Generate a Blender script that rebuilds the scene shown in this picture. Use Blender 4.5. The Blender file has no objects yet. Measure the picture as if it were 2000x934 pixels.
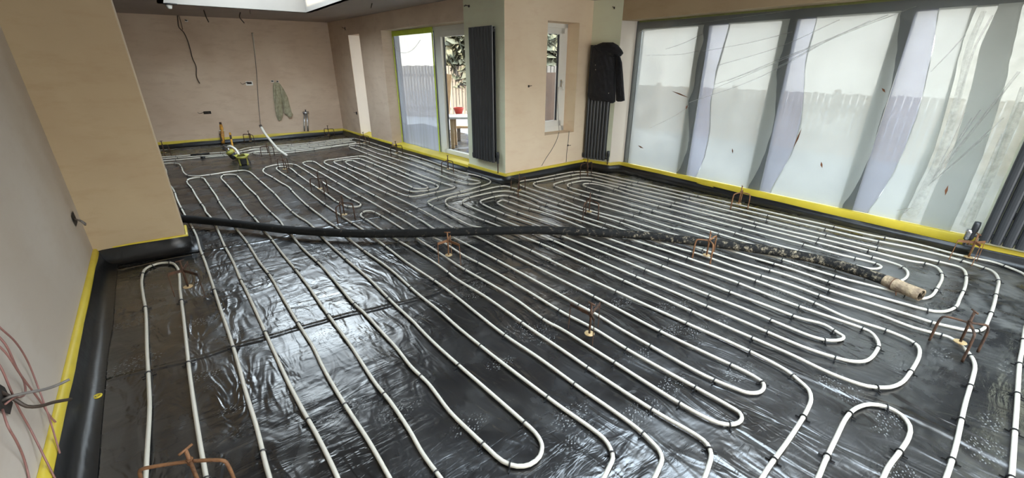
import bpy, bmesh, math, random
from mathutils import Vector, Matrix, noise
random.seed(7)
PI = math.pi
S = bpy.context.scene
COL = S.collection

# ------------------------------------------------------------------ camera
H = 1.6
PITCH, YAW, FPX = math.radians(22.48), math.radians(37.7), 828.0
cam_d = bpy.data.cameras.new('camera'); cam_d.sensor_width = 36; cam_d.lens = 36*FPX/2000; cam_d.clip_start = 0.02
cam = bpy.data.objects.new('camera', cam_d); COL.objects.link(cam)
cam.location = (0, 0, H); cam.rotation_euler = (PI/2-PITCH, 0, -YAW)
S.camera = cam
# ------------------------------------------------------------------ world, sun, exposure
S.view_settings.view_transform = 'Standard'; S.view_settings.look = 'None'
S.view_settings.gamma = 1; S.view_settings.use_curve_mapping = False
S.view_settings.exposure = 1.12
W = bpy.data.worlds.new('sky'); S.world = W; W.use_nodes = True
wn = W.node_tree; wn.nodes.clear()
wo = wn.nodes.new('ShaderNodeOutputWorld'); wb = wn.nodes.new('ShaderNodeBackground')
wt = wn.nodes.new('ShaderNodeTexCoord'); ws = wn.nodes.new('ShaderNodeSeparateXYZ'); wr = wn.nodes.new('ShaderNodeValToRGB')
wn.links.new(wt.outputs['Generated'], ws.inputs[0]); wn.links.new(ws.outputs['Z'], wr.inputs[0])
wr.color_ramp.elements[0].position = 0.0; wr.color_ramp.elements[0].color = (0.59, 0.565, 0.515, 1)
wr.color_ramp.elements[1].position = 0.8; wr.color_ramp.elements[1].color = (0.74, 0.85, 1.0, 1)
wn.links.new(wr.outputs[0], wb.inputs[0]); wn.links.new(wb.outputs[0], wo.inputs[0])
wb.inputs[1].default_value = 5.4
sun_d = bpy.data.lights.new('sun', 'SUN'); sun_d.energy = 7.0; sun_d.color = (1, .86, .66); sun_d.angle = math.radians(1.5)
sun = bpy.data.objects.new('sun', sun_d); COL.objects.link(sun)
sun.rotation_euler = Vector((0.92, -0.06, -0.24)).to_track_quat('-Z', 'Y').to_euler()
S.cycles.max_bounces = 10; S.cycles.diffuse_bounces = 5; S.cycles.transmission_bounces = 6
S.cycles.transparent_max_bounces = 16; S.cycles.caustics_reflective = False; S.cycles.caustics_refractive = False
S.cycles.use_denoising = True; S.cycles.sample_clamp_indirect = 6

# ------------------------------------------------------------------ pixel -> place (survey of the room from the photograph)
_f = Vector((math.sin(YAW)*math.cos(PITCH), math.cos(YAW)*math.cos(PITCH), -math.sin(PITCH)))
_r = Vector((math.cos(YAW), -math.sin(YAW), 0)); _u = _r.cross(_f)
CAM = Vector((0, 0, H))
def ray(x, y): return _f*FPX + _r*(x-1000) - _u*(y-467)
def fl(x, y, z=0.0):
    d = ray(x, y); return CAM + d*((z-H)/d.z)
def onX(x, y, X):
    d = ray(x, y); return CAM + d*(X/d.x)
def onW(x, y, A, B, off=0.0):                       # onto the vertical wall plane through plan points A, B
    A = Vector((A[0], A[1], 0)); B = Vector((B[0], B[1], 0)); t = (B-A).normalized(); n = Vector((-t.y, t.x, 0))
    if n.dot(CAM-A) < 0: n = -n
    d = ray(x, y); k = (A + n*off - CAM).dot(n)/d.dot(n); return CAM + d*k

# ------------------------------------------------------------------ materials
def mat(name, col, rough=0.6, metal=0.0, spec=0.5, var=0.0, vscale=5.0, bump=0.0, bscale=40.0, col2=None, coat=0.0, stretch=(1, 1, 1)):
    m = bpy.data.materials.new(name); m.use_nodes = True; nt = m.node_tree; b = nt.nodes['Principled BSDF']
    b.inputs['Base Color'].default_value = (*col, 1); b.inputs['Roughness'].default_value = rough
    b.inputs['Metallic'].default_value = metal; b.inputs['Specular IOR Level'].default_value = spec
    b.inputs['Coat Weight'].default_value = coat
    tc = nt.nodes.new('ShaderNodeTexCoord'); mp = nt.nodes.new('ShaderNodeMapping'); mp.inputs['Scale'].default_value = stretch
    nt.links.new(tc.outputs['Object'], mp.inputs[0])
    c2 = col2 if col2 else tuple(c*(1-var) for c in col)
    n = nt.nodes.new('ShaderNodeTexNoise'); n.inputs['Scale'].default_value = vscale; n.inputs['Detail'].default_value = 5
    r = nt.nodes.new('ShaderNodeValToRGB'); r.color_ramp.elements[0].position = .35; r.color_ramp.elements[1].position = .68
    r.color_ramp.elements[0].color = (*col, 1); r.color_ramp.elements[1].color = (*c2, 1)
    nt.links.new(mp.outputs[0], n.inputs['Vector']); nt.links.new(n.outputs[0], r.inputs[0]); nt.links.new(r.outputs[0], b.inputs['Base Color'])
    if bump:
        n2 = nt.nodes.new('ShaderNodeTexNoise'); n2.inputs['Scale'].default_value = bscale; n2.inputs['Detail'].default_value = 4
        bp = nt.nodes.new('ShaderNodeBump'); bp.inputs['Strength'].default_value = bump; bp.inputs['Distance'].default_value = .01
        nt.links.new(mp.outputs[0], n2.inputs['Vector']); nt.links.new(n2.outputs[0], bp.inputs['Height']); nt.links.new(bp.outputs[0], b.inputs['Normal'])
    return m

def plaster(name, a, b, c):                          # skimmed gypsum drying in patches, three tones and trowel sweeps
    m = bpy.data.materials.new(name); m.use_nodes = True; nt = m.node_tree; N = nt.nodes; L = nt.links; p = N['Principled BSDF']
    p.inputs['Roughness'].default_value = .62; p.inputs['Specular IOR Level'].default_value = .3
    tc = N.new('ShaderNodeTexCoord')
    n1 = N.new('ShaderNodeTexNoise'); n1.inputs['Scale'].default_value = .9; n1.inputs['Detail'].default_value = 6; n1.inputs['Distortion'].default_value = .6
    mp = N.new('ShaderNodeMapping'); mp.inputs['Scale'].default_value = (3, 3, 9)
    n2 = N.new('ShaderNodeTexNoise'); n2.inputs['Scale'].default_value = 1.1; n2.inputs['Detail'].default_value = 8; n2.inputs['Roughness'].default_value = .65
    L.new(tc.outputs['Object'], n1.inputs['Vector']); L.new(tc.outputs['Object'], mp.inputs[0]); L.new(mp.outputs[0], n2.inputs['Vector'])
    r1 = N.new('ShaderNodeValToRGB'); r1.color_ramp.elements[0].position = .36; r1.color_ramp.elements[1].position = .66
    r1.color_ramp.elements[0].color = (*a, 1); r1.color_ramp.elements[1].color = (*b, 1)
    mx = N.new('ShaderNodeMix'); mx.data_type = 'RGBA'; mx.inputs['B'].default_value = (*c, 1)
    r2 = N.new('ShaderNodeValToRGB'); r2.color_ramp.elements[0].position = .5; r2.color_ramp.elements[1].position = .78
    r2.color_ramp.elements[1].color = (.55, .55, .55, 1)
    L.new(n1.outputs[0], r1.inputs[0]); L.new(n2.outputs[0], r2.inputs[0]); L.new(r2.outputs[0], mx.inputs['Factor'])
    L.new(r1.outputs[0], mx.inputs['A']); L.new(mx.outputs['Result'], p.inputs['Base Color'])
    bp = N.new('ShaderNodeBump'); bp.inputs['Strength'].default_value = .15; bp.inputs['Distance'].default_value = .01
    L.new(n2.outputs[0], bp.inputs['Height']); L.new(bp.outputs[0], p.inputs['Normal'])
    return m

M = {}
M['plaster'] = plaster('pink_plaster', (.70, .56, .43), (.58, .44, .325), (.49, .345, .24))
M['plaster_warm_light'] = plaster('warm_light_plaster', (.54, .425, .27), (.475, .36, .225), (.42, .295, .175))  # same plaster, with the yellow tint of the light put into its colour
M['plaster_cream_lit'] = plaster('cream_lit_plaster', (.88, .73, .54), (.80, .63, .45), (.74, .54, .37))  # lighter plaster copy, brightness of the window-lit front wall put into the colour
M['plaster_pale'] = plaster('pale_plaster', (.56, .50, .44), (.51, .44, .37), (.48, .40, .33))
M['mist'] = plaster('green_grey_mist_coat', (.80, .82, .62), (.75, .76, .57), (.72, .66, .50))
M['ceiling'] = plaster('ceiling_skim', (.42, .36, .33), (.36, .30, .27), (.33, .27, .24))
M['white_paint'] = mat('white_reveal', (.66, .60, .52), .6, var=.06, vscale=2)
M['light_skim'] = mat('light_shaft_skim', (.30, .275, .245), .7, var=.08, vscale=2)
M['yellow'] = mat('yellow_foam', (.72, .56, .05), .42, var=.22, vscale=2.5, bump=.25, bscale=9, spec=.5)
M['pipe'] = mat('white_plastic_pipe', (.63, .59, .50), .34, var=.05, vscale=9, spec=.45)
M['clip'] = mat('black_plastic', (.012, .012, .013), .4)
M['rust'] = mat('rusted_steel', (.035, .022, .017), .7, .3, col2=(.13, .06, .028), vscale=22, bump=.4, bscale=120)
M['rust_bright'] = mat('orange_rusted_steel', (.30, .145, .06), .72, .3, col2=(.15, .07, .035), vscale=18, bump=.4, bscale=120)
M['disc'] = mat('galvanised_disc', (.62, .47, .25), .5, .3, col2=(.42, .26, .11), vscale=30)
M['rad'] = mat('anthracite_enamel', (.045, .048, .052), .36, .1, var=.1)
M['upvc'] = mat('white_upvc', (.80, .80, .76), .3, var=.03)
M['alu'] = mat('dark_grey_aluminium', (.11, .125, .13), .45, .2, var=.15)
M['gasket'] = mat('black_gasket', (.02, .02, .035), .5)
M['green_tape'] = mat('lime_masking_tape', (.55, .72, .06), .5, var=.15, vscale=20)
M['olive_tape'] = mat('olive_tape', (.20, .22, .06), .6, var=.3, vscale=12)
M['jacket'] = mat('black_waxed_cloth', (.014, .014, .018), .72, var=.3, vscale=14, bump=.5, bscale=60)
M['khaki'] = mat('khaki_cloth', (.45, .42, .29), .85, col2=(.32, .29, .19), vscale=20, bump=.4, bscale=70)
M['cable'] = mat('grey_cable_sheath', (.20, .18, .165), .5, var=.3, vscale=20)
M['dark_cable'] = mat('dark_brown_cable', (.055, .038, .028), .5)
M['red_wire'] = mat('dusty_red_speaker_wire', (.30, .145, .125), .5, var=.25, vscale=30)
M['metal'] = mat('chrome_steel', (.55, .55, .55), .25, .9)
M['orange_pipe'] = mat('orange_gas_pipe', (.72, .37, .04), .5, col2=(.36, .15, .04), vscale=16)
M['tool_yellow'] = mat('olive_yellow_rubber', (.40, .36, .05), .5, col2=(.28, .27, .06), vscale=12)
M['tool_black'] = mat('black_rubber', (.02, .02, .022), .5)
M['wood'] = mat('pale_timber', (.66, .48, .29), .7, col2=(.55, .38, .22), vscale=6, stretch=(6, 6, .6))
M['brown_frame'] = mat('dark_brown_timber', (.10, .055, .035), .6, var=.3)
M['fence'] = mat('weathered_fence', (.20, .17, .14), .8, var=.3, vscale=5, stretch=(9, 9, .5))
M['fence_warm'] = mat('orange_stained_fence', (.50, .28, .11), .8, var=.25, vscale=5, stretch=(9, 9, .5))
M['paving'] = mat('pale_paving', (.34, .335, .33), .8, var=.2, vscale=2.5, bump=.3, bscale=30)
M['hedge'] = mat('hedge_green', (.10, .115, .07), .9, col2=(.22, .21, .14), vscale=9)
M['leaf'] = mat('leaf', (.06, .065, .04), .8, col2=(.16, .15, .10), vscale=3)
M['blue'] = mat('blue_plastic', (.05, .14, .55), .4, var=.15)
M['red'] = mat('red_plastic', (.62, .06, .04), .4)
M['white'] = mat('white_sheet', (.78, .80, .82), .5, var=.08)
M['hole'] = mat('dark_recess', (.03, .024, .02), .9)
M['dead_leaf'] = mat('dead_brown_leaf', (.18, .07, .03), .8)

def hose_mat():
    m = bpy.data.materials.new('muddy_black_hose'); m.use_nodes = True; nt = m.node_tree; N = nt.nodes; L = nt.links; p = N['Principled BSDF']
    tc = N.new('ShaderNodeTexCoord'); n = N.new('ShaderNodeTexNoise'); n.inputs['Scale'].default_value = 24; n.inputs['Detail'].default_value = 8; n.inputs['Roughness'].default_value = .75
    sx = N.new('ShaderNodeSeparateXYZ'); L.new(tc.outputs['Object'], n.inputs['Vector']); L.new(tc.outputs['Object'], sx.inputs[0])
    mr = N.new('ShaderNodeMapRange'); mr.inputs['From Min'].default_value = 2.2; mr.inputs['From Max'].default_value = 4.2; mr.inputs['To Min'].default_value = -.08; mr.inputs['To Max'].default_value = .03
    L.new(sx.outputs['X'], mr.inputs[0])
    ad = N.new('ShaderNodeMath'); L.new(n.outputs[0], ad.inputs[0]); L.new(mr.outputs[0], ad.inputs[1])
    r = N.new('ShaderNodeValToRGB'); r.color_ramp.elements[0].position = .50; r.color_ramp.elements[0].color = (.006, .006, .0055, 1)
    r.color_ramp.elements[1].position = .64; r.color_ramp.elements[1].color = (.30, .25, .17, 1)
    e = r.color_ramp.elements.new(.56); e.color = (.04, .034, .025, 1)
    L.new(ad.outputs[0], r.inputs[0]); L.new(r.outputs[0], p.inputs['Base Color']); p.inputs['Roughness'].default_value = .8; p.inputs['Specular IOR Level'].default_value = .3
    bp = N.new('ShaderNodeBump'); bp.inputs['Strength'].default_value = .7; bp.inputs['Distance'].default_value = .01
    L.new(n.outputs[0], bp.inputs['Height']); L.new(bp.outputs[0], p.inputs['Normal'])
    return m
M['hose'] = hose_mat()
M['hose_end'] = mat('clay_caked_coupling', (.42, .32, .20), .85, col2=(.13, .09, .06), vscale=18, bump=.8, bscale=60)

def membrane_mat(name, dust=1.0, wr=1.0):            # glossy black polythene, wrinkled, with dried footprints on it
    m = bpy.data.materials.new(name); m.use_nodes = True; nt = m.node_tree; N = nt.nodes; L = nt.links; p = N['Principled BSDF']
    tc = N.new('ShaderNodeTexCoord'); O = tc.outputs['Object']
    def mapping(sc, rot=0):
        q = N.new('ShaderNodeMapping'); q.inputs['Scale'].default_value = sc; q.inputs['Rotation'].default_value = (0, 0, rot); L.new(O, q.inputs[0]); return q.outputs[0]
    def nz(vec, sc, det=3, dist=0, rough=.5):
        q = N.new('ShaderNodeTexNoise'); q.inputs['Scale'].default_value = sc; q.inputs['Detail'].default_value = det
        q.inputs['Distortion'].default_value = dist; q.inputs['Roughness'].default_value = rough; L.new(vec, q.inputs['Vector']); return q.outputs[0]
    def mth(op, a, b=None, c=None):
        q = N.new('ShaderNodeMath'); q.operation = op
        for i, v in enumerate((a, b, c)):
            if v is None: continue
            if isinstance(v, (int, float)): q.inputs[i].default_value = v
            else: L.new(v, q.inputs[i])
        return q.outputs[0]
    def ramp(v, a, b, lo=0.0, hi=1.0):
        q = N.new('ShaderNodeMapRange'); q.interpolation_type = 'SMOOTHSTEP'
        q.inputs['From Min'].default_value = a; q.inputs['From Max'].default_value = b; q.inputs['To Min'].default_value = lo; q.inputs['To Max'].default_value = hi
        L.new(v, q.inputs[0]); return q.outputs[0]
    w1 = nz(mapping((1.1, 3.2, 2), .12), 1.5, 3, 1.2)
    w2 = nz(mapping((2.2, 7.5, 4), -.1), 2.2, 4, .8, .55)
    w3 = nz(mapping((4, 1.5, 3), .5), 1.7, 2, 1.6)
    creases = mth('POWER', mth('ABSOLUTE', mth('SUBTRACT', w2, .5)), .7)
    act = ramp(nz(mapping((1, 1, 1)), .9, 2), .40, .62, .35, 1.0)
    h = mth('ADD', mth('MULTIPLY', mth('ADD', mth('MULTIPLY', w1, .6), mth('MULTIPLY', creases, .13)), act), mth('MULTIPLY', w3, .55))
    h = mth('ADD', h, mth('MULTIPLY', nz(mapping((1, 1, 1)), 26, 3), .012))
    # welded laps between membrane sheets: long low ridges
    sx = N.new('ShaderNodeSeparateXYZ'); L.new(O, sx.inputs[0])
    wob = mth('MULTIPLY', mth('SUBTRACT', nz(mapping((1, 1, 1)), 1.3, 2), .5), .22)
    def lap(a, b, c, w):
        d = mth('ADD', mth('ADD', mth('MULTIPLY', sx.outputs['X'], a), mth('MULTIPLY', sx.outputs['Y'], b)), -c)
        d = mth('ABSOLUTE', mth('ADD', d, wob)); return ramp(d, 0, w, 1, 0)
    laps = mth('ADD', mth('ADD', lap(.12, .993, 2.72, .035), lap(.99, .12, 2.50, .05)), mth('ADD', lap(.02, 1, 4.55, .03), lap(-.05, 1, 7.35, .03)))
    if wr >= 1: h = mth('ADD', h, mth('MULTIPLY', laps, .35))
    bp = N.new('ShaderNodeBump'); bp.inputs['Strength'].default_value = .55*min(wr, 1.0); bp.inputs['Distance'].default_value = .040*wr
    L.new(h, bp.inputs['Height']); L.new(bp.outputs[0], p.inputs['Normal'])
    # footprints: patches holding boot-tread bars and dots
    vo = N.new('ShaderNodeTexVoronoi'); vo.inputs['Scale'].default_value = 2.6; vo.inputs['Randomness'].default_value = 1
    L.new(mapping((1, 1.9, 1), .6), vo.inputs['Vector'])
    foot = ramp(vo.outputs['Distance'], .26, .38, 1, 0)
    hv = N.new('ShaderNodeSeparateColor'); L.new(vo.outputs['Color'], hv.inputs[0])
    pick = ramp(hv.outputs[0], .15, .25)
    wv = N.new('ShaderNodeTexWave'); wv.inputs['Scale'].default_value = 22; wv.inputs['Distortion'].default_value = 3.5; wv.inputs['Detail'].default_value = 1
    L.new(mapping((1, 1, 1), .9), wv.inputs['Vector'])
    vd = N.new('ShaderNodeTexVoronoi'); vd.inputs['Scale'].default_value = 62; L.new(mapping((1, 1.5, 1), .4), vd.inputs['Vector'])
    tread = mth('MULTIPLY', ramp(wv.outputs[0], .45, .62), ramp(vd.outputs['Distance'], .30, .42, 1, 0))
    dots = ramp(vd.outputs['Distance'], .22, .34, 1, 0)
    sel = ramp(hv.outputs[1], .48, .52)
    tr = mth('ADD', mth('MULTIPLY', tread, sel), mth('MULTIPLY', dots, mth('SUBTRACT', 1, sel)))
    prints = mth('MULTIPLY', mth('MULTIPLY', foot, pick), tr)
    smear = mth('MULTIPLY', ramp(nz(mapping((1.5, 1.2, 1), .3), 1.6, 7, .8, .65), .50, .80), .34)
    mud = mth('MULTIPLY', ramp(sx.outputs['X'], 3.0, 4.2), ramp(sx.outputs['Y'], 2.2, .5))  # dried mud and dust, partly painted for the warm reflection in this corner
    mud_refl = mth('MULTIPLY', mud, ramp(nz(mapping((1, 1, 1)), 3.2, 7, .5, .7), .42, .62))
    d = mth('ADD', mth('ADD', mth('MULTIPLY', prints, 1.0), smear), mth('MULTIPLY', mud_refl, .75))
    d = mth('MINIMUM', mth('MULTIPLY', d, dust), 1.0)
    mx = N.new('ShaderNodeMix'); mx.data_type = 'RGBA'; mx.inputs['A'].default_value = (.0085, .0088, .0095, 1); mx.inputs['B'].default_value = (.125, .125, .118, 1)
    L.new(d, mx.inputs['Factor']); L.new(mx.outputs['Result'], p.inputs['Base Color'])
    rg = mth('ADD', ramp(nz(mapping((1, 1, 1)), 2.5, 5), .3, .7, .18, .33), mth('MULTIPLY', d, .30)); L.new(rg, p.inputs['Roughness'])
    p.inputs['Specular IOR Level'].default_value = .5; p.inputs['IOR'].default_value = 2.15
    return m
M['membrane'] = membrane_mat('black_membrane_floor', 1.0, 1.0)
M['upstand'] = membrane_mat('black_membrane_upstand', .2, .5)
_p = M['upstand'].node_tree.nodes['Principled BSDF']; _p.inputs['IOR'].default_value = 1.5
for _l in list(_p.inputs['Roughness'].links): M['upstand'].node_tree.links.remove(_l)
_p.inputs['Roughness'].default_value = .34

def film_mat(name, col, transl, diff, gloss, dcol=(.62, .68, .64), alpha_col=(1, 1, 1), nscale=3.0, bump=.3, sc=(1, 1, 1)):
    m = bpy.data.materials.new(name); m.use_nodes = True; nt = m.node_tree; N = nt.nodes; L = nt.links; N.clear()
    out = N.new('ShaderNodeOutputMaterial'); tc = N.new('ShaderNodeTexCoord'); mp = N.new('ShaderNodeMapping'); mp.inputs['Scale'].default_value = sc
    n = N.new('ShaderNodeTexNoise'); n.inputs['Scale'].default_value = nscale; n.inputs['Detail'].default_value = 8; n.inputs['Roughness'].default_value = .6
    L.new(tc.outputs['Object'], mp.inputs[0]); L.new(mp.outputs[0], n.inputs['Vector'])
    r = N.new('ShaderNodeValToRGB'); r.color_ramp.elements[0].position = .3; r.color_ramp.elements[1].position = .7
    r.color_ramp.elements[0].color = (*[c*.60 for c in col], 1); r.color_ramp.elements[1].color = (*col, 1); L.new(n.outputs[0], r.inputs[0])
    bp = N.new('ShaderNodeBump'); bp.inputs['Strength'].default_value = bump; bp.inputs['Distance'].default_value = .02; L.new(n.outputs[0], bp.inputs['Height'])
    tl = N.new('ShaderNodeBsdfTranslucent'); df = N.new('ShaderNodeBsdfDiffuse'); gl = N.new('ShaderNodeBsdfGlossy'); tp = N.new('ShaderNodeBsdfTransparent')
    gl.inputs['Roughness'].default_value = .12; tp.inputs[0].default_value = (*alpha_col, 1)
    L.new(r.outputs[0], tl.inputs[0]); df.inputs[0].default_value = (*dcol, 1)
    for q in (tl, df, gl): L.new(bp.outputs[0], q.inputs['Normal'])
    def mix(a, b, f):
        q = N.new('ShaderNodeMixShader'); q.inputs[0].default_value = f; L.new(a, q.inputs[1]); L.new(b, q.inputs[2]); return q.outputs[0]
    s = mix(tp.outputs[0], tl.outputs[0], transl)
    s = mix(s, df.outputs[0], diff); s = mix(s, gl.outputs[0], gloss)
    L.new(s, out.inputs[0]); return m
M['sheet'] = film_mat('milky_protective_film', (.275, .28, .275), .88, .46, .03, dcol=(.86, .92, .86), nscale=2.2, bump=.2)
M['haze_film'] = film_mat('hazy_lilac_glass_film', (.165, .168, .20), .93, .06, .05, nscale=1.2, bump=.1)
M['pale_film'] = film_mat('creamy_thin_film', (.27, .265, .235), .9, .25, .05, nscale=9, bump=.5)
M['clear_sheet'] = film_mat('clear_dust_sheet', (.80, .84, .80), .10, .06, .07, nscale=3, bump=.6)
M['fold'] = film_mat('gathered_polythene_fold', (1.0, 1.0, .98), .34, .06, .02, nscale=20, bump=.5)
M['door_film'] = film_mat('blue_tinted_door_film', (.20, .23, .30), .80, .12, .05, nscale=1.4, bump=.25, sc=(14, 14, .5))
def glass_mat():
    m = bpy.data.materials.new('clear_glass'); m.use_nodes = True; nt = m.node_tree; N = nt.nodes; L = nt.links; N.clear()
    out = N.new('ShaderNodeOutputMaterial'); tp = N.new('ShaderNodeBsdfTransparent'); gl = N.new('ShaderNodeBsdfGlossy'); lw = N.new('ShaderNodeLayerWeight'); lw.inputs[0].default_value = .5
    pw = N.new('ShaderNodeMath'); pw.operation = 'POWER'; pw.inputs[1].default_value = 5; fr = N.new('ShaderNodeMath'); fr.operation = 'MULTIPLY_ADD'; fr.inputs[1].default_value = .9; fr.inputs[2].default_value = .03
    L.new(lw.outputs['Facing'], pw.inputs[0]); L.new(pw.outputs[0], fr.inputs[0])
    tp.inputs[0].default_value = (.93, .95, .94, 1); gl.inputs['Roughness'].default_value = .01; mx = N.new('ShaderNodeMixShader')
    L.new(fr.outputs[0], mx.inputs[0]); L.new(tp.outputs[0], mx.inputs[1]); L.new(gl.outputs[0], mx.inputs[2]); L.new(mx.outputs[0], out.inputs[0]); return m
M['glass'] = glass_mat()

# ------------------------------------------------------------------ mesh helpers
class MB:
    def __init__(s): s.v = []; s.f = []
    def add(s, vs, fs):
        o = len(s.v); s.v += [tuple(v) for v in vs]; s.f += [tuple(i+o for i in f) for f in fs]; return s
    def box(s, c, d, rot=None):
        x, y, z = (q/2 for q in d); vs = [Vector((sx*x, sy*y, sz*z)) for sz in (-1, 1) for sx, sy in ((-1, -1), (1, -1), (1, 1), (-1, 1))]
        if rot is not None: vs = [rot @ v for v in vs]
        c = Vector(c); return s.add([v+c for v in vs], [(3, 2, 1, 0), (4, 5, 6, 7), (0, 1, 5, 4), (1, 2, 6, 5), (2, 3, 7, 6), (3, 0, 4, 7)])
    def tube(s, pts, r, n=8, caps=True):
        pts = [Vector(p) for p in pts]; N_ = len(pts); rr = r if isinstance(r, (list, tuple)) else [r]*N_
        up = Vector((0, 0, 1)); vs = []; prev = None
        for i, p in enumerate(pts):
            t = (pts[min(i+1, N_-1)]-pts[max(i-1, 0)]).normalized()
            if prev is None: a = t.cross(up); a = t.cross(Vector((1, 0, 0))) if a.length < 1e-3 else a
            else: a = prev - t*prev.dot(t)
            a.normalize(); prev = a; b = t.cross(a)
            vs += [p + (a*math.cos(2*PI*k/n)+b*math.sin(2*PI*k/n))*rr[i] for k in range(n)]
        fs = [(i*n+k, i*n+(k+1) % n, (i+1)*n+(k+1) % n, (i+1)*n+k) for i in range(N_-1) for k in range(n)]
        if caps: fs += [tuple(range(n-1, -1, -1)), tuple((N_-1)*n+k for k in range(n))]
        return s.add(vs, fs)
    def lathe(s, prof, c=(0, 0, 0), n=20, M_=None):
        vs = []; c = Vector(c)
        for r, z in prof:
            for k in range(n):
                v = Vector((r*math.cos(2*PI*k/n), r*math.sin(2*PI*k/n), z)); vs.append((M_ @ v if M_ else v)+c)
        fs = [(i*n+k, i*n+(k+1) % n, (i+1)*n+(k+1) % n, (i+1)*n+k) for i in range(len(prof)-1) for k in range(n)]
        if prof[0][0] > 0: fs.append(tuple(range(n-1, -1, -1)))
        if prof[-1][0] > 0: fs.append(tuple((len(prof)-1)*n+k for k in range(n)))
        return s.add(vs, fs)
    def mesh(s, name):
        me = bpy.data.meshes.new(name); me.from_pydata(s.v, [], s.f); me.update(); return me
    def build(s, name, m, parent=None, smooth=False, bevel=0, label=None):
        me = s.mesh(name); me.materials.append(m)
        if smooth: me.polygons.foreach_set('use_smooth', [True]*len(me.polygons))
        o = bpy.data.objects.new(name, me); COL.objects.link(o)
        if parent is not None:
            o.parent = parent; 
        if bevel:
            b = o.modifiers.new('bevel', 'BEVEL'); b.width = bevel; b.segments = 2; b.limit_method = 'ANGLE'
        if label: o['label'] = label
        return o
def thing(name, label, cat, group=None, loc=(0, 0, 0), rz=0):
    o = bpy.data.objects.new(name, None); o.empty_display_size = .05; COL.objects.link(o); o.location = loc; o.rotation_euler = (0, 0, rz)
    o['label'] = label; o['category'] = cat
    if group: o['group'] = group
    return o
def tag(o, label, cat, group=None):
    o['label'] = label; o['category'] = cat
    if group: o['group'] = group
    return o
def struct(o): o['kind'] = 'structure'; return o
def rebase(o, loc):                                   # put a one-mesh thing's origin at its base
    loc = Vector(loc); o.data.transform(Matrix.Translation(-loc)); o.location = loc; return o
def smooth_path(pts, step=.05, closed=False):
    pts = [Vector(p) for p in pts]; P = [pts[0]*2-pts[1]]+pts+[pts[-1]*2-pts[-2]]; out = []
    for i in range(1, len(P)-2):
        a, b, c, d = P[i-1:i+3]; n = max(2, int((c-b).length/step)+1)
        # centripetal Catmull-Rom
        t0 = 0; t1 = t0+max((b-a).length, 1e-5)**.5; t2 = t1+max((c-b).length, 1e-5)**.5; t3 = t2+max((d-c).length, 1e-5)**.5
        for k in range(n):
            t = t1+(t2-t1)*k/n
            A1 = a*((t1-t)/(t1-t0))+b*((t-t0)/(t1-t0)); A2 = b*((t2-t)/(t2-t1))+c*((t-t1)/(t2-t1)); A3 = c*((t3-t)/(t3-t2))+d*((t-t2)/(t3-t2))
            B1 = A1*((t2-t)/(t2-t0))+A2*((t-t0)/(t2-t0)); B2 = A2*((t3-t)/(t3-t1))+A3*((t-t1)/(t3-t1))
            out.append(B1*((t2-t)/(t2-t1))+B2*((t-t1)/(t2-t1)))
    out.append(pts[-1]); return out

# ================================================================== THE ROOM
CEIL = 2.45
A_ = (3.615, 4.836)      # outer corner of the projecting wall
B_ = (3.22, 10.92)       # far right corner
C_ = (-3.0, 11.40)
B2_ = (3.50, 10.898)       # back wall runs on behind the pier
D_ = (5.25, 4.84)        # inner corner behind the second radiator
E_ = (5.36, 4.38)        # start of the wide window's reveal
HEAD = 2.165
def wall_quad(name, a, b, z0, z1, m, thick=.12, side=1, parent=None):
    a = Vector((a[0], a[1], 0)); b = Vector((b[0], b[1], 0)); t = (b-a).normalized(); n = Vector((-t.y, t.x, 0))*side*thick
    vs = []
    for z in (z0, z1):
        for p in (a, b, b+n, a+n): vs.append((p.x, p.y, z))
    return MB().add(vs, [(3, 2, 1, 0), (4, 5, 6, 7), (0, 1, 5, 4), (1, 2, 6, 5), (2, 3, 7, 6), (3, 0, 4, 7)])

# floor: one wrinkled sheet
mb = MB(); nx, ny = 70, 140; x0, x1, y0, y1 = -3.2, 5.66, -3.2, 11.6
for j in range(ny+1):
    for i in range(nx+1):
        x = x0+(x1-x0)*i/nx; y = y0+(y1-y0)*j/ny
        mb.v.append((x, y, -.004+.003*noise.noise(Vector((x*1.3, y*2.1, 0)))))
for j in range(ny):
    for i in range(nx): k = j*(nx+1)+i; mb.f.append((k, k+1, k+nx+2, k+nx+1))
struct(mb.build('floor', M['membrane'], smooth=True))

def lerpw(a, b, s): return (a[0]+(b[0]-a[0])*s, a[1]+(b[1]-a[1])*s)
def len2(a, b): return math.hypot(b[0]-a[0], b[1]-a[1])
# ---- right-hand wall A_-B_ with door opening and tall slot
def yW(Y): return lerpw(A_, B_, (Y-A_[1])/(B_[1]-A_[1]))
DOOR0, DOOR1 = yW(5.72), yW(8.33); SLOT0, SLOT1 = yW(9.30), yW(9.86)
mb = MB()
def seg(a, b, z0, z1, th=.36):
    q = wall_quad('', a, b, z0, z1, None, th, -1); mb.add(q.v, q.f)
seg(DOOR1, SLOT0, 0, CEIL); seg(SLOT1, B_, 0, CEIL); seg(DOOR0, DOOR1, HEAD, CEIL); seg(SLOT0, SLOT1, 2.15, CEIL)
struct(mb.build('wall_right', M['plaster']))
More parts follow.
